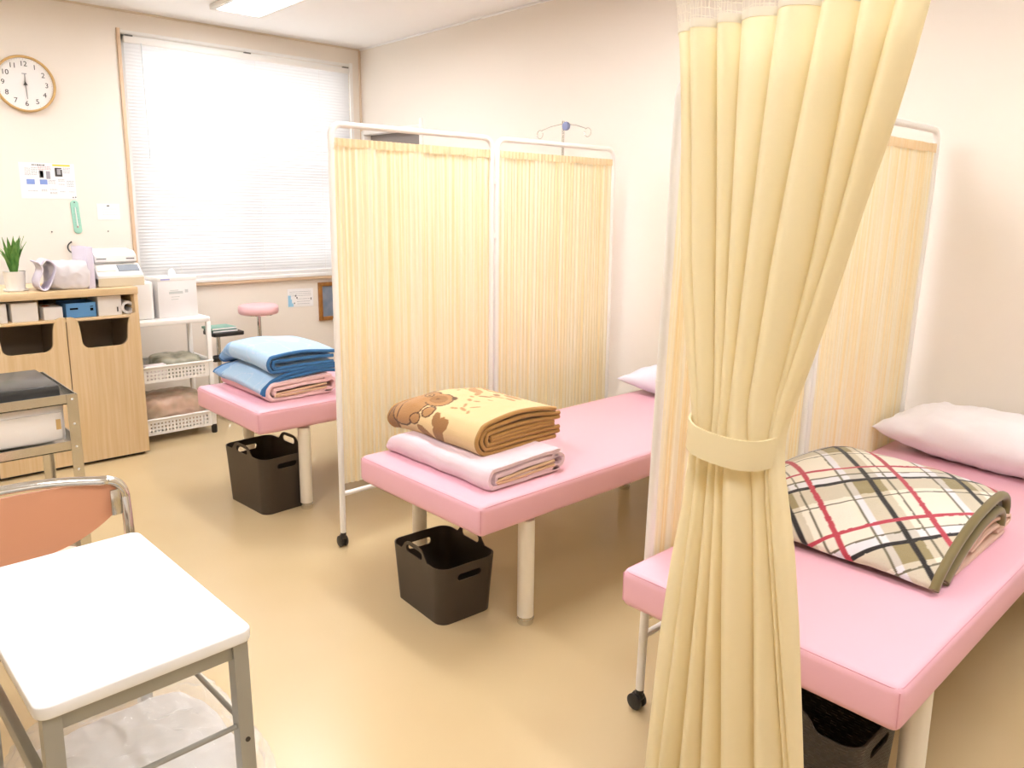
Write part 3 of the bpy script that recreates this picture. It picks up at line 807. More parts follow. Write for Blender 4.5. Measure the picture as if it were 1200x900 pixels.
# plastic wrapped bundle under the table
def crumple_box(name, w, d, h, m, parent, rad=.06, n=36, amp=.012, seed=0, fr=9):
    b = NB(); bmesh.ops.create_cube(b, size=2); bmesh.ops.subdivide_edges(b, edges=b.edges[:], cuts=n, use_grid_fill=True)
    for v in b.verts:
        p = v.co.copy(); q = Vector((math.copysign(abs(p.x) ** 1, p.x), p.y, p.z))
        h3 = (abs(p.x) ** 5 + abs(p.y) ** 5 + abs(p.z) ** 5) ** (1 / 5); q = p / h3 * max(abs(p.x), abs(p.y), abs(p.z))
        c = Vector((q.x * w / 2, q.y * d / 2, q.z * h / 2)); nn_ = Vector((p.x, p.y, p.z)).normalized()
        rdg = 1 - abs(noise.noise(c * fr + Vector((seed, 0, 0)))) * 2; rdg2 = 1 - abs(noise.noise(c * fr * 2.4 + Vector((seed, 3, 0)))) * 2
        c += nn_ * (amp * (rdg * .8 + rdg2 * .45)); c.z = max(-h / 2, c.z); v.co = c + Vector((0, 0, h / 2))
    return obj(name, b, m, parent, ang=80)
CUSH = mat('white_cushion', '#FBF8F4', .8)
FILM = mat('clear_film', '#FFFFFF', .16, spec=.8, alpha=.26)
t = thing('wrapped_cushion', 'white cushion in crinkled clear plastic under the table', 'cushion', (-1.487, .385, 0), 0)
crumple_box('cushion', .40, .37, .37, CUSH, t, n=24, amp=.008)
crumple_box('plastic_bag', .44, .41, .40, FILM, t, n=90, amp=.016, seed=4, fr=15)

# ================================================================== CHAIR
t = thing('meeting_chair', 'chrome framed chair with orange back beside the white table', 'chair', (-1.965, .285, 0), 0)
ORG = mat('orange_shell', '#EAAA86', .42, spec=.4)
SALM = mat('salmon_vinyl', '#F0BFA8', .5)
hw = .245
pts = [(0.02, -hw, .43), (.015, -hw, .62), (0, -hw, .72)] + [(0, y, z) for y, z in arc(-hw + .05, .722, .05, 180, 90, 6)] + [(-.022, -.1, .783), (-.03, 0, .787), (-.022, .1, .783)] + [(0, y, z) for y, z in arc(hw - .05, .722, .05, 90, 0, 6)] + [(0, hw, .72), (.015, hw, .62), (.02, hw, .43)]
b = NB(); tube(b, catmull(pts, 3), .0115, 12); obj('back_frame', b, CHROME, t)
for sy in (-1, 1):
    b = NB(); y = sy * hw
    tube(b, [(.02, y, .43), (.03, y, .2), (.055, y, .012)], .0115, 12); l = obj('leg', b, CHROME, t)
    b = NB(); lathe(b, [(.014, 0), (.014, .03)], (.056, y, 0), 14); obj('foot_cap', b, BLACK, l)
    b = NB(); tube(b, [(-.41, y * .92, .425), (-.425, y * .95, .22), (-.43, y * .97, .012)], .0115, 12); l = obj('leg', b, CHROME, t)
    b = NB(); lathe(b, [(.014, 0), (.014, .03)], (-.43, y * .97, 0), 14); obj('foot_cap', b, BLACK, l)
    b = NB(); tube(b, [(.02, y, .432), (-.2, y * .96, .425), (-.41, y * .92, .425)], .010, 12); obj('seat_rail', b, CHROME, t)
    b = NB(); box(b, (.002, sy * .222 - .011, .68), (.008, sy * .222 + .013, .745), .003); obj('bracket', b, STEEL, t)
b = NB(); tube(b, [(.02, -hw, .415), (.02, hw, .415)], .008, 10); obj('cross_rod', b, CHROME, t)
# back shell: curved sheet with a rounded lower edge
b = NB(); rows = []
for j in range(15):
    r = []
    for i in range(31):
        u = -1 + 2 * i / 30; y = u * (hw - .018); zt = .768 - .004 * u ** 2; zb = .605 + .085 * abs(u) ** 2.6
        z = zb + (zt - zb) * j / 14; r.append(b.verts.new((-.034 + .026 * u * u + .006, y, z)))
    rows.append(r)
for A, B in zip(rows, rows[1:]):
    for i in range(30): b.faces.new((A[i], A[i + 1], B[i + 1], B[i]))
b.normal_update(); bmesh.ops.solidify(b, geom=b.faces[:], thickness=.010)
obj('backrest', b, ORG, t, ang=60)
b = NB(); prism(b, rrect(.43, .44, .06, 6, -.21, 0), .435, .468, 'z', .01); obj('seat', b, SALM, t, ang=50)

# ================================================================== STEEL CART
t = thing('steel_cart', 'stainless steel instrument cart at the left edge of the photo', 'cart', (-3.075, .33, 0), 0)
cw, cd = .46, .63
def tray(z, name, depth=.03):
    b = NB(); box(b, (-cw / 2, -cd / 2, z - .003), (cw / 2, cd / 2, z))
    for lo, hi in (((-cw / 2, -cd / 2), (-cw / 2 + .003, cd / 2)), ((cw / 2 - .003, -cd / 2), (cw / 2, cd / 2)), ((-cw / 2, -cd / 2), (cw / 2, -cd / 2 + .003)), ((-cw / 2, cd / 2 - .003), (cw / 2, cd / 2))):
        box(b, (lo[0], lo[1], z - .003), (hi[0], hi[1], z + depth))
    return obj(name, b, STEEL, t, smooth=False)
tray(.772, 'top_tray'); tray(.612, 'middle_tray'); tray(.22, 'bottom_tray')
for sx in (-1, 1):
    for sy in (-1, 1):
        b = NB(); x, y = sx * (cw / 2 + .0015), sy * (cd / 2 + .0015)
        box(b, (x - .0015, y - sy * .032, .06), (x + .0015, y, .80)); box(b, (x - sx * .032, y - .0015, .06), (x, y + .0015, .80))
        l = obj('post', b, STEEL, t, smooth=False)
        b = NB()
        for z in (.785, .70, .62, .54, .46, .40):
            b2 = NB(); lathe(b2, [(.004, 0), (.003, .002)], (0, 0, 0), 8); join(b, b2, Matrix.Translation((x + sx * .0015, y - sy * .016, z)) @ Matrix.Rotation(PI / 2 * sx, 4, 'Y'))
        obj('rivets', b, WHITE, l)
        caster(t, (x - sx * .015, y - sy * .015, 0))
# things on the cart
tag(obj('black_case', bx((-3.265, .03, .772), (-2.925, .615, .822), .006), mat('case_black', '#3B3A38', .25)), 'flat black case on the top tray of the steel cart', 'case')
d = thing('drawer_unit', 'white drawer box between the trays of the steel cart', 'drawer unit', (-3.07, .32, .612))
obj('body', bx((-.19, -.27, .028), (.19, .29, .152), .004), WHITE, d)
obj('drawer', bx((.188, -.262, .034), (.200, .282, .128), .003), WPAINT, d)
obj('label_strip', bx((.2, .262, .07), (.2015, .276, .105)), mat('amber_label', '#D9B577', .6), d, smooth=False)
tag(obj('white_card', bx((-2.90, .17, .613), (-2.87, .42, .634), .002), PAPER), 'white paper packet on the lower tray of the steel cart', 'packet')

# ================================================================== CABINET
CX, CY0, CY1, CZ = -4.62, -.05, 1.405, .977
t = thing('storage_cabinet', 'light oak cabinet with open top shelf and notched bin doors', 'cabinet', (CX, CY1, 0), 0)
CDp = .55; Lc = CY1 - CY0
obj('top_board', bx((-CDp, -Lc, CZ - .04), (.005, .0, CZ), .003), WOODH, t)
for y0 in (-.022, -.483, -Lc):
    obj('side_panel', bx((-CDp + .01, y0, .03 if y0 != -.483 else .82), (-.002 if y0 != -.483 else -.13, y0 + (.02 if y0 != -.483 else .014), CZ - .04), .002), WOOD, t)
obj('shelf_board', bx((-CDp + .01, -Lc + .02, .808), (-.002, -.022, .822), .002), WOODH, t)
obj('back_panel', bx((-CDp, -Lc, .03), (-CDp + .01, 0, CZ - .04)), DARKIN, t, smooth=False)
obj('plinth', bx((-CDp + .03, -Lc + .02, 0), (-.035, -.02, .035)), BLACK, t, smooth=False)
obj('bottom_board', bx((-CDp + .01, -Lc + .02, .035), (-.022, -.022, .05)), WOODH, t, smooth=False)
dw = .368
def bin_door(y1):
    y0 = y1 - dw; zt, zb = .832, .018; o = []
    n0, n1, nb = y0 + .055, y1 - .055, .655; rr = .045
    o += [(y0, zb), (y1, zb), (y1, zt)]
    o += [(n1 + .03, zt)] + [(n1 + .012, zt - .006), (n1, zt - .03), (n1 - .006, zt - .06)]
    o += arc(n1 - .012 - rr, nb + rr, rr, 0, -90, 6) + arc(n0 + .012 + rr, nb + rr, rr, 270, 180, 6)
    o += [(n0 + .006, zt - .06), (n0, zt - .03), (n0 - .012, zt - .006)] + [(n0 - .03, zt), (y0, zt)]
    b = NB(); prism(b, o, -.020, 0, 'x'); d_ = obj('door', b, WOOD, t, smooth=False)
    b = NB()
    box(b, (-CDp + .08, y0 + .02, .12), (-.021, y0 + .024, .80)); box(b, (-CDp + .08, y1 - .024, .12), (-.021, y1 - .02, .80))
    box(b, (-CDp + .08, y0 + .02, .12), (-CDp + .085, y1 - .02, .80)); box(b, (-CDp + .08, y0 + .02, .12), (-.021, y1 - .02, .125))
    obj('bin', b, DARKIN, d_, smooth=False)
for y1 in (-.003, -.003 - dw - .005, -.003 - 2 * (dw + .005)): bin_door(y1)
obj('filler_panel', bx((-.02, -Lc, .018), (0, -Lc + .33, .832)), WOOD, t, smooth=False)

# things in the cabinet shelf
SZ = .822
def shelf_box(name, label, y0, y1, h, m, x0=-4.86, x1=-4.66, lid=False, cat='box'):
    t = thing(name, label, cat, ((x0 + x1) / 2, (y0 + y1) / 2, SZ), 0, 'boxes on the cabinet shelf')
    w, d = x1 - x0, y1 - y0
    obj('body', bx((-w / 2, -d / 2, 0), (w / 2, d / 2, h), .002), m, t)
    return t
WBOX = mat('white_card_box', '#F1EDE8', .7)
shelf_box('paper_box', 'white box at the left end of the cabinet shelf', .66, .775, .10, WBOX)
k = shelf_box('paper_box', 'larger white box left of centre on the cabinet shelf', .795, .915, .098, WBOX)
k = shelf_box('paper_box', 'low white box with red print on the cabinet shelf', .940, 1.030, .066, WBOX)
b = NB(); box(b, (-.02, -.03, .066), (.04, .0, .0665)); obj('print', b, mat('red_print', '#C96A55', .7), k, smooth=False)
BLU = mat('blue_box', '#5F9BD2', .5)
k = thing('blue_box', 'open blue box on the cabinet shelf', 'box', (-4.76, 1.12, SZ), 0, 'boxes on the cabinet shelf')
b = NB()
box(b, (-.1, -.075, 0), (.1, .075, .003)); box(b, (.097, -.075, 0), (.1, .075, .08)); box(b, (-.1, -.075, 0), (-.097, .075, .08)); box(b, (-.1, -.075, 0), (.1, -.072, .08)); box(b, (-.1, .072, 0), (.1, .075, .08))
obj('body', b, BLU, k, smooth=False)
b = NB(); box(b, (.1, -.055, .045), (.1005, -.015, .055)); box(b, (.1, .045, .035), (.1005, .06, .05)); box(b, (.1, .045, .056), (.1005, .06, .06)); obj('print', b, mat('blue_print', '#3A6FA6', .6), k, smooth=False)
k = shelf_box('white_case', 'tall white case with rounded corners right of the blue box on the cabinet shelf', 1.205, 1.325, .108, WHITE)
b = NB(); box(b, (.1, .035, .018), (.1005, .042, .045)); obj('print', b, INK, k, smooth=False)
k = thing('paper_roll', 'white paper roll at the right end of the cabinet shelf', 'roll', (-4.67, 1.362, SZ), 0)
b = NB(); b2 = NB()
lathe(b2, [(.022, -.18), (.036, -.18), (.036, 0), (.022, 0)], (0, 0, 0), 24); bmesh.ops.delete(b2, geom=[f for f in b2.faces if len(f.verts) > 4], context='FACES_ONLY')
rg = [v for v in b2.verts]
n_ = 24; vs2 = list(b2.verts); b2.verts.ensure_lookup_table()
for q in range(n_): b2.faces.new((b2.verts[72 + q], b2.verts[72 + (q + 1) % n_], b2.verts[q + 0 if 0 else (q + 1) % n_], b2.verts[q]))
join(b, b2, Matrix.Translation((0, 0, .0365)) @ Matrix.Rotation(PI / 2, 4, 'Y')); obj('roll', b, PAPER, k, ang=40)
k = shelf_box('grey_carton', 'grey carton at the back of the cabinet shelf behind the blue box', 1.03, 1.19, .10, mat('grey_card', '#8B8275', .8), -5.1, -4.93)

# ================================================================== THINGS ON THE CABINET TOP
ZK = CZ
t = thing('potted_plant', 'small green spiky plant in a white pot on the oak cabinet', 'plant', (-4.75, .842, ZK))
b = NB(); lathe(b, [(.03, .004), (.043, .006), (.052, .10), (.054, .104), (.050, .104), (.047, .085), (.001, .085)], (0, 0, 0), 28); obj('pot', b, WHITE, t)
b = NB(); lathe(b, [(.05, 0), (.056, .004), (.056, .012), (.048, .008)], (0, 0, 0), 28); obj('saucer', b, WHITE, t)
b = NB(); lathe(b, [(.046, .086), (.03, .09), (.001, .092)], (0, 0, 0), 20); obj('soil', b, mat('soil', '#4A3A2A', .9), t)
GRN = mat('leaf_green', '#4F8A38', .45, hx2='#7FB056', scale=(40, 40, 10), transl=.15)
random.seed(5)
for i in range(20):
    a = 2 * PI * i / 20 * 2.4 + random.uniform(-.3, .3); ln = random.uniform(.13, .21); lean = random.uniform(.15, .62); wd = random.uniform(.009, .015)
    b = NB(); prev = None; dr_ = Vector((math.cos(a), math.sin(a), 0)); sd = Vector((-math.sin(a), math.cos(a), 0)); p = Vector((0, 0, .088)) + dr_ * .012; ang = .08
    for k_ in range(7):
        f = k_ / 6; w_ = wd * (1 - f ** 2.2) * (.6 + .8 * min(1, f * 3)) + .0004
        mid = p + dr_ * -.0015
        cur = (b.verts.new(p + sd * w_), b.verts.new(mid), b.verts.new(p - sd * w_))
        if prev:
            b.faces.new((prev[0], prev[1], cur[1], cur[0])); b.faces.new((prev[1], prev[2], cur[2], cur[1]))
        prev = cur; ang = .1 + lean * f * 1.1; p = p + (dr_ * math.sin(ang) + Vector((0, 0, math.cos(ang)))) * ln / 6
    b.normal_update(); bmesh.ops.solidify(b, geom=b.faces[:], thickness=.0008)
    obj('leaf', b, GRN, t, ang=60)
# rolled pad in a clear bag
LAV = mat('lavender_cloth', '#E0D8E6', .8)
t = thing('rolled_pad', 'folded lavender pad in a cloudy plastic bag beside the plant', 'pad', (-4.72, 1.01, ZK + .002), math.radians(0))
pth = [(-.088, .155), (-.072, .145), (-.062, .11), (-.085, .05), (-.075, .012), (-.05, .008), (-.025, .05), (-.002, .115), (-.015, .15), (-.045, .16), (-.07, .13)]
sheets('pad', [pth], -.05, .10, .010, LAV, t, ds=.008, dx=.012, lump=.002, warp=lambda v: Vector((v.x, v.y, v.z)))
crumple_box('plastic_bag', .17, .20, .145, mat('cloudy_bag', '#F0EAEA', .35, spec=.6, transl=.2), t, n=30, amp=.012, seed=8).location = (-.01, .075, 0)
# lavender folder
t = thing('lavender_folder', 'upright lavender folder between the plastic bag and the white device', 'folder', (-4.76, 1.192, ZK), math.radians(4))
obj('cover', bx((-.12, -.034, 0), (.11, -.028, .225), .002), LAV, t)
obj('cover', bx((-.12, -.006, 0), (.11, 0, .225), .002), LAV, t)
obj('spine', bx((.104, -.034, 0), (.112, 0, .225), .002), LAV, t)
obj('papers', bx((-.11, -.027, .006), (.10, -.007, .215)), mat('grey_paper', '#6F6A70', .8), t, smooth=False)
# white measuring device
t = thing('measuring_device', 'white electronic measuring device with grey screen on the oak cabinet', 'device', (-4.80, 1.338, ZK))
b = NB(); prism(b, [(.13, .012), (.13, .062), (.115, .074), (.045, .125), (-.12, .125), (-.12, .012)], -.118, .122, 'y', .006)
obj('body', b, mat('device_white', '#EFEBE4', .35), t, ang=40)
b = NB(); prism(b, [(.06, .138), (.058, .17), (.02, .195), (-.10, .205), (-.12, .19), (-.12, .127), (.04, .127)], -.108, .112, 'y', .006)
obj('lid', b, mat('device_white2', '#F3F0EC', .35), t, ang=40)
b = NB(); prism(b, [(.133, .003), (.133, .05), (-.1, .05), (-.1, .003)], -.118, .122, 'y', .004); obj('base', b, mat('device_beige', '#D9CBAF', .45), t, ang=40)
sl_ = Matrix.Translation((.081, .055, .1)) @ Matrix.Rotation(math.atan2(.051, .07), 4, 'Y')
b = NB(); box(b, (-.026, -.055, -.001), (.026, .055, .0035), mtx=sl_); obj('screen', b, mat('lcd_grey', '#8E949B', .25), t, smooth=False)
b = NB(); box(b, (-.024, -.055, -.001), (.024, .04, .0025), mtx=Matrix.Translation((.081, -.055, .1)) @ Matrix.Rotation(math.atan2(.051, .07), 4, 'Y')); obj('paper_slot', b, mat('device_cream', '#F4EDDA', .5), t, smooth=False)
b = NB(); box(b, (.058, -.10, .150), (.0605, -.05, .155)); box(b, (.058, .055, .150), (.0605, .098, .155)); obj('print', b, INK, t, smooth=False)
# small wire hook behind folder
b = NB(); tube(b, [(XW + .003, 1.29, 1.20)] + [(XW + .02, y, z) for y, z in arc(1.30, 1.165, .035, 110, 260, 10)], .004, 8)
tag(obj('wall_hook', b, BLACK), 'small dark curved hook on the wall behind the folder', 'hook')

# ================================================================== WHITE CART
t = thing('trolley', 'white plastic trolley with perforated baskets beside the oak cabinet', 'trolley', (-4.97, 1.645, 0), 0)
hw_, hd = .215, .16
b = NB(); prism(b, rrect(2 * hd + .03, 2 * hw_ + .03, .02, 4), .718, .748, 'z', .004); obj('top_shelf', b, WHITE, t, ang=50)
for sx in (-1, 1):
    for sy in (-1, 1):
        b = NB(); box(b, (sx * hd - .014, sy * hw_ - .014, .055), (sx * hd + .014, sy * hw_ + .014, .72), .004); l = obj('post', b, WHITE, t)
        b = NB(); lathe(b, [(.016, .0), (.018, .006), (.018, .04), (.014, .056)], (sx * hd, sy * hw_, 0), 16); obj('foot', b, BLACK, l)
def perf(bm, L, H, nc, nr, axis, off, z0):
    xs = [-L / 2]; mx_, hx_ = .02, .0095
    step = (L - 2 * mx_) / nc
    for i in range(nc): a = -L / 2 + mx_ + step * (i + .5); xs += [a - hx_ / 2, a + hx_ / 2]
    xs.append(L / 2); zs = [0]; stz = (H - .028) / nr
    for i in range(nr): a = .012 + stz * (i + .5); zs += [a - .0055, a + .0055]
    zs.append(H)
    b = NB(); G = [[b.verts.new(((off, x, z0 + z) if axis == 'x' else (x, off, z0 + z))) for x in xs] for z in zs]
    for j in range(len(zs) - 1):
        for i in range(len(xs) - 1):
            if i % 2 == 1 and j % 2 == 1: continue
            b.faces.new((G[j][i], G[j][i + 1], G[j + 1][i + 1], G[j + 1][i]))
    b.normal_update(); bmesh.ops.solidify(b, geom=b.faces[:], thickness=.004); join(bm, b)
for z0 in (.375, .052):
    b = NB(); box(b, (-hd, -hw_, z0), (hd, hw_, z0 + .005))
    perf(b, 2 * hw_ - .03, .095, 17, 3, 'x', hd + .012, z0); perf(b, 2 * hw_ - .03, .095, 17, 3, 'x', -hd - .012, z0)
    perf(b, 2 * hd - .02, .095, 13, 3, 'y', hw_ + .002, z0); perf(b, 2 * hd - .02, .095, 13, 3, 'y', -hw_ - .002, z0)
    kb = obj('basket_shelf', b, WHITE, t, smooth=False)
    b = NB(); q = rrect(2 * hd + .03, 2 * hw_ + .03, .02, 4); tube(b, [(x, y, z0 + .095) for x, y in q], .008, 8, closed=True); obj('rim', b, WHITE, kb)
# boxes on the cart
t = thing('white_canister', 'rounded white box on the trolley next to the cabinet', 'box', (-4.97, 1.515, .748))
b = NB(); prism(b, rrect(.18, .12, .025, 5), 0, .23, 'z', .012); obj('body', b, WHITE, t, ang=50)
t = thing('white_box', 'large white carton with faint print on the trolley under the blind', 'box', (-4.985, 1.715, .748), math.radians(3))
obj('body', bx((-.09, -.12, 0), (.09, .12, .245), .003), mat('white_carton', '#EDE9E6', .6), t)
b = NB(); box(b, (-.092, -.122, .225), (.092, .122, .25), .003); obj('lid', b, WHITE, t)
b = NB(); box(b, (.0925, -.10, .232), (.0932, -.045, .240)); obj('print', b, mat('violet_print', '#A9A6DA', .7), t, smooth=False)
b = NB(); random.seed(2)
for i, (y, z, w_, h_) in enumerate(((-.02, .165, .05, .005), (-.01, .145, .085, .016), (-.015, .125, .05, .004), (.055, .15, .02, .02), (-.02, .11, .045, .004))): box(b, (.09, y - w_ / 2, z), (.0907, y + w_ / 2, z + h_))
obj('print', b, mat('pale_print', '#C9CCC8', .7), t, smooth=False)
b = NB(); lathe(b, [(.026, 0), (.026, .012), (.020, .03), (.008, .042), (.001, .044)], (0, 0, 0), 20)
k = tag(obj('glass_dome', b, mat('milky_dome', '#EDEDEF', .25)), 'small milky dome on top of the white carton', 'lid'); k.location = (-4.98, 1.72, .998)
# cloth bundles in cart
crumple = mat('bag_cloth', '#D9B9A4', .35, spec=.6, hx2='#B9A78C', scale=(9, 9, 9))
for (x, y, z, w_, d_, h_, s_, lab, m_) in ((-4.97, 1.64, .060, .27, .36, .20, 3, 'pinkish cloth bundle in clear plastic in the lower trolley basket', crumple),
                                 (-4.99, 1.70, .383, .24, .24, .11, 6, 'grey green cloth in clear plastic in the upper trolley basket', mat('bag_grey', '#C9C6B2', .35, spec=.6, hx2='#8F917C', scale=(10, 10, 10)))):
    o = crumple_box('wrapped_bundle', w_, d_, h_, m_, None, n=30, amp=.016, seed=s_); o.location = (x, y, z + .004); tag(o, lab, 'bundle')
o = tag(obj('folded_towel', bx((-4.88, 1.47, .382), (-4.815, 1.60, .48), .012, 3), mat('towel_pale', '#F3E8E8', .9)), 'pale folded towel at the front of the upper trolley basket', 'towel')

# ================================================================== STAND WITH GREEN BOOKS, STOOL
t = thing('side_stand', 'black topped stand on a chrome pole behind the window bed', 'stand', (-5.10, 2.075, 0))
b = NB(); prism(b, rrect(.20, .21, .02, 4), .578, .603, 'z', .004); obj('top', b, BLACK, t, ang=50)
b = NB(); tube(b, [(0, -.04, .02), (0, -.04, .58)], .014, 14); obj('pole', b, CHROME, t)
b = NB(); lathe(b, [(.02, -.03), (.024, -.02), (.024, .02), (.02, .03)], (0, 0, 0), 16); b.transform(Matrix.Translation((.01, -.055, .42)) @ Matrix.Rotation(PI / 2, 4, 'X')); obj('knob', b, BLACK, t)
for a in range(5):
    b = NB(); c_, s_ = math.cos(a * 1.2566), math.sin(a * 1.2566); tube(b, [(0, -.04, .05), (.11 * c_, -.04 + .11 * s_, .03), (.12 * c_, -.04 + .12 * s_, .012)], .011, 8); obj('leg', b, CHROME, t)
GB1, GB2 = mat('book_green', '#86B3A2', .6), mat('book_dark', '#4E6E66', .6)
for i, (dx_, dy_, m_, lab, rz) in enumerate(((0, 0, GB2, 'dark green book at the bottom of the pair on the black stand', 0), (-.006, -.008, GB1, 'pale green book on top of the pair on the black stand', .05))):
    o = thing('book', lab, 'book', (-5.10 + dx_, 2.055 + dy_, .603 + i * .017), rz, 'green books on the black stand')
    obj('cover', bx((-.075, -.085, 0), (.075, .085, .016), .002), m_, o)
    obj('pages', bx((-.07, -.08, .003), (.0755, .0855, .013)), PAPER, o, smooth=False)
t = thing('round_stool', 'round pink stool on a chrome pole in the window corner', 'stool', (-5.17, 2.36, 0))
STP = mat('stool_pink', '#F1BFC2', .45)
b = NB(); lathe(b, [(.001, .688), (.125, .688), (.134, .695), (.137, .715), (.134, .742), (.12, .752), (.06, .757), (.001, .758)], (0, 0, 0), 36); obj('seat', b, STP, t, ang=60)
b = NB(); lathe(b, [(.10, .680), (.10, .689)], (0, 0, 0), 24); obj('seat_plate', b, CHROME, t)
b = NB(); tube(b, [(0, 0, .06), (0, 0, .685)], .014, 14); obj('pole', b, CHROME, t)
for a in range(5):
    b = NB(); c_, s_ = math.cos(a * 1.2566 + .3), math.sin(a * 1.2566 + .3); tube(b, [(0, 0, .07), (.15 * c_, .15 * s_, .045), (.16 * c_, .16 * s_, .012)], .012, 8); obj('leg', b, CHROME, t)

# ================================================================== IV STAND
t = thing('drip_stand', 'slim drip stand with two looped hooks behind the first screen', 'drip stand', (-3.12, 3.27, 0))
b = NB(); tube(b, [(0, 0, .05), (0, 0, 1.915)], .007, 10); obj('pole', b, STEEL, t)
for s, dz in ((-1, -.01), (1, -.02)):
    b = NB(); q = [(0, 0, 1.90), (s * .10, 0, 1.895 + dz * .5), (s * .165, 0, 1.885 + dz)]
    q += [(s * .185 + s * .024 * math.cos(a), 0, 1.862 + dz + .024 * math.sin(a)) for a in [math.radians(130 - 30 * i) for i in range(12)]]
    tube(b, q, .0022, 6); obj('hook', b, STEEL, t)
b = NB(); lathe(b, [(.012, -.012), (.022, -.010), (.025, 0), (.022, .010), (.012, .012)], (0, 0, 0), 18); b.transform(Matrix.Translation((.026, -.004, 1.885)) @ Matrix.Rotation(PI / 2, 4, 'X')); obj('knob', b, mat('knob_blue', '#868EB2', .4), t)
for a in range(5):
    b = NB(); c_, s_ = math.cos(a * 1.2566 + .9) * .14, math.sin(a * 1.2566 + .9) * .14; tube(b, [(0, 0, .07), (c_, s_, .04), (c_, s_, .0)], .009, 8); obj('leg', b, STEEL, t)

# ================================================================== WALL THINGS
t = tag(bpy.data.objects.new('wall_clock', None), 'round wall clock with a pale wood rim left of the window', 'clock'); COL.objects.link(t); t.matrix_world = wall_m((XW, 1.122, 2.122))
b = NB(); lathe(b, [(.148, 0), (.158, .004), (.160, .03), (.155, .038), (.148, .036), (.146, .02)], (0, 0, 0), 64); bmesh.ops.delete(b, geom=[f for f in b.faces if len(f.verts) > 4], context='FACES_ONLY'); obj('rim', b, mat('clock_wood', '#D3AC6E', .45), t)
b = NB(); lathe(b, [(.150, .002), (.150, .022)], (0, 0, 0), 64); obj('face', b, mat('clock_face', '#F3F0EC', .6), t, ang=40)
for h_ in range(1, 13):
    a = math.radians(90 - 30 * h_); text('numeral', str(h_), .040, INK, t, (.112 * math.cos(a), .112 * math.sin(a), .0228))
b = NB()
for k_ in range(60):
    a = math.radians(6 * k_); r0 = .136 if k_ % 5 == 0 else .139
    box(b, (r0, -.0006, .022), (.142, .0006, .0226), mtx=Matrix.Rotation(a, 4, 'Z'))
obj('tick_marks', b, INKG, t, smooth=False)
HAND = mat('clock_hand', '#8F8B86', .5)
b = NB(); prism(b, [(-.004, -.01), (.004, -.01), (.002, .055), (-.002, .055)], .025, .0265); o = obj('hour_hand', b, HAND, t, smooth=False); o.rotation_euler = (0, 0, math.radians(-2))
b = NB(); prism(b, [(-.003, -.015), (.003, -.015), (.0016, .085), (-.0016, .085)], .028, .0295); o = obj('minute_hand', b, HAND, t, smooth=False); o.rotation_euler = (0, 0, math.radians(183))
b = NB(); prism(b, [(-.011, -.008), (.011, -.008), (0, .014)], .030, .033); obj('hand_hub', b, INK, t, smooth=False)
b = NB(); box(b, (-.012, .055, .0222), (.012, .060, .0226)); obj('print', b, INKG, t, smooth=False)

def sheet_on_wall(name, label, cat, y, z, w, h, rot=0):
    t = tag(bpy.data.objects.new(name, None), label, cat); COL.objects.link(t)
    t.matrix_world = wall_m((XW + .0005, y, z)) @ Matrix.Rotation(rot, 4, 'Z')
    obj('sheet', bx((-w / 2, -h / 2, 0), (w / 2, h / 2, .0015)), PAPER, t, smooth=False); return t
def blocks(t, name, m, L):
    b = NB()
    if len(L) <= 5:
        for x0, y0, x1, y1 in L: obj(name, bx((x0, y0, .0014), (x1, y1, .0022)), m, t, smooth=False)
        b.free(); return
    for x0, y0, x1, y1 in L: box(b, (x0, y0, .0014), (x1, y1, .0022))
    return obj(name, b, m, t, smooth=False)
def lines(x0, x1, ys, seed, h=.003, gap=.3):
    random.seed(seed); out = []
    for y in ys:
        x = x0
        while x < x1:
            w = random.uniform(.004, .012); out.append((x, y, min(x1, x + w), y + h)); x += w + random.uniform(.002, .004)
    return out
t = sheet_on_wall('wall_chart', 'printed white chart with blue blocks on the wall under the clock', 'poster', 1.197, 1.568, .297, .212)
# coordinates on the sheet, metres from its centre (the crop's layout)
blocks(t, 'blue_blocks', mat('print_blue', '#8AA2DE', .7), [(-.115, -.022, -.072, .008), (-.045, -.022, -.005, .008)])
blocks(t, 'yellow_bar', mat('print_yellow', '#F0DC4A', .7), [(.03, .090, .125, .100)])
blocks(t, 'photo_block', INK, [(.04, .028, .080, .04), (.04, .04, .052, .078), (.072, .04, .080, .07), (.042, .074, .078, .080)])
blocks(t, 'photo_block', INKG, [(.052, .04, .072, .074), (-.045, .018, -.022, .06)])
blocks(t, 'tan_block', mat('print_tan', '#CDBFAF', .7), [(-.045 + .005, .02, -.022, .06)])
blocks(t, 'grey_block', mat('print_greylight', '#A8A4AC', .7), [(-.008, .012, .014, .058)])
blocks(t, 'red_lines', mat('print_red', '#E5A0A4', .7), lines(-.05, .02, (.066, .074, .082), 3))
blocks(t, 'title_line', INK, lines(-.08, -.01, (.090,), 9, .006))
blocks(t, 'small_print', INKG, lines(-.12, -.09, (.05, .06, .07, .04, .032), 1) + lines(-.085, -.055, (.045, .055, .065, .075, .035), 2) + lines(.085, .125, (.05, .06, .07, .078), 4) + lines(.0, .04, (-.005, .003, -.015), 5) + lines(.055, .09, (.0, .008, -.02), 6) + lines(.10, .14, (-.02, -.01, 0, -.03), 7) + lines(-.11, -.06, (-.062,), 8) + lines(-.04, -.01, (-.062, -.055), 10) + lines(.005, .045, (-.052, -.07, -.076), 11) + lines(.06, .09, (-.064,), 12) + lines(.11, .14, (-.064,), 13))
t = sheet_on_wall('wall_notice', 'small white notice with faint lines beside the window frame', 'notice', 1.522, 1.386, .135, .10)
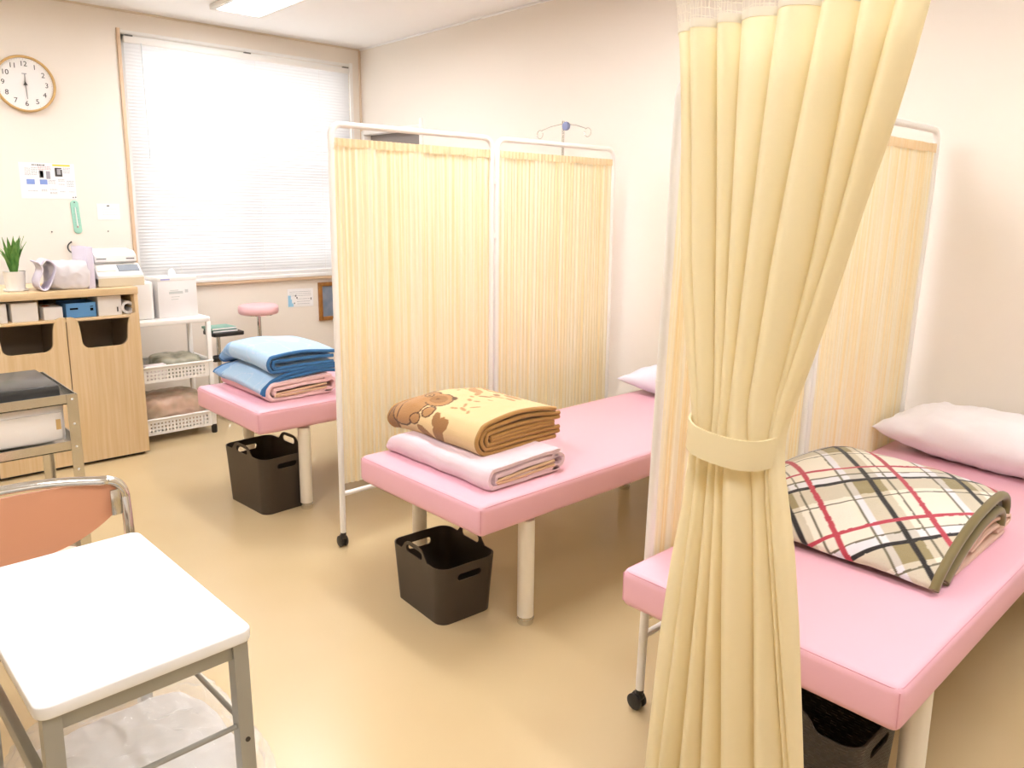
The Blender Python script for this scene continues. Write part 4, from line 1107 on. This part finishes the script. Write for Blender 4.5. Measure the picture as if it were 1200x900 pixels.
blocks(t, 'print', mat('print_faint', '#D5D3DA', .7), lines(-.035, .05, (.02, .012, -.002, -.02), 14, .002)); blocks(t, 'print', INK, [(-.008, .033, .006, .040)])
t = sheet_on_wall('wall_leaflet', 'white leaflet with a blue corner on the wall below the sill', 'leaflet', 2.835, .742, .215, .14, math.radians(-1))
blocks(t, 'print', INKG, lines(-.09, .09, (.045, .03, .015), 15) + lines(-.03, .08, (-.01, -.03, -.048), 16)); blocks(t, 'print', INK, [(-.045, .01, -.035, .022), (-.035, -.005, -.025, .006), (.085, -.02, .092, -.002), (-.055, -.045, -.047, -.036)])
blocks(t, 'blue_corner', mat('print_sky', '#9CCDE8', .7), [(-.103, -.066, -.08, .02), (-.08, -.066, -.072, -.01), (-.072, -.066, -.06, -.04)])
t = tag(bpy.data.objects.new('thermometer', None), 'green wall thermometer strip below the printed chart', 'thermometer'); COL.objects.link(t); t.matrix_world = wall_m((XW, 1.332, 1.352)) @ Matrix.Rotation(math.radians(3), 4, 'Z')
b = NB(); prism(b, rrect(.046, .205, .0225, 8), 0, .008, 'z', .002); obj('plate', b, mat('mint_plastic', '#A4D8C4', .45), t, ang=50)
b = NB(); tube(b, [(0, -.055, .009), (0, .06, .009)], .003, 8); obj('tube', b, WHITE, t)
b = NB(); tube(b, [(0, -.066, .009), (0, -.055, .009)], .0045, 8); obj('bulb', b, mat('bulb_pink', '#C99A9A', .3), t)
b = NB()
for i in range(16):
    for s in (-1, 1): box(b, (s * .010 - .004, -.055 + i * .0075, .0078), (s * .010 + .004, -.0543 + i * .0075, .0085))
obj('scale_marks', b, INK, t, smooth=False)
b = NB(); b2 = NB(); lathe(b2, [(.004, .006), (.004, .009)], (0, .09, 0), 10); join(b, b2); obj('hanging_hole', b, INK, t)
for i, (y, z, lab) in enumerate(((1.326, 1.472, 'left one of two tiny screws above the thermometer'), (1.340, 1.473, 'right one of two tiny screws above the thermometer'), (1.19, 1.262, 'tiny dark screw in the wall above the plastic bag'), (1.51, 1.262, 'tiny screw in the wall above the white device'))):
    b = NB(); b2 = NB(); lathe(b2, [(.004, 0), (.0035, .004), (.001, .005)], (0, 0, 0), 10); join(b, b2)
    o = tag(obj('wall_screw', b, INK), lab, 'screw', 'small screws left in the wall'); o.matrix_world = wall_m((XW, y, z))
t = tag(bpy.data.objects.new('picture_frame', None), 'brown wooden picture frame under the window, half behind the screen', 'picture'); COL.objects.link(t); t.matrix_world = wall_m((XW, 3.10, .70))
b = NB(); FW = mat('frame_wood', '#A8712F', .45, hx2='#94602A', scale=(30, 30, 30))
for lo, hi in (((-.115, -.15), (-.085, .15)), ((.085, -.15), (.115, .15)), ((-.085, -.15), (.085, -.12)), ((-.085, .12), (.085, .15))): box(b, (lo[0], lo[1], 0), (hi[0], hi[1], .022), .003)
obj('frame', b, FW, t); obj('picture', bx((-.085, -.12, .004), (.085, .12, .008)), mat('picture_blue', '#77879A', .5, hx2='#8E97A8', scale=(14, 14, 14)), t, smooth=False)
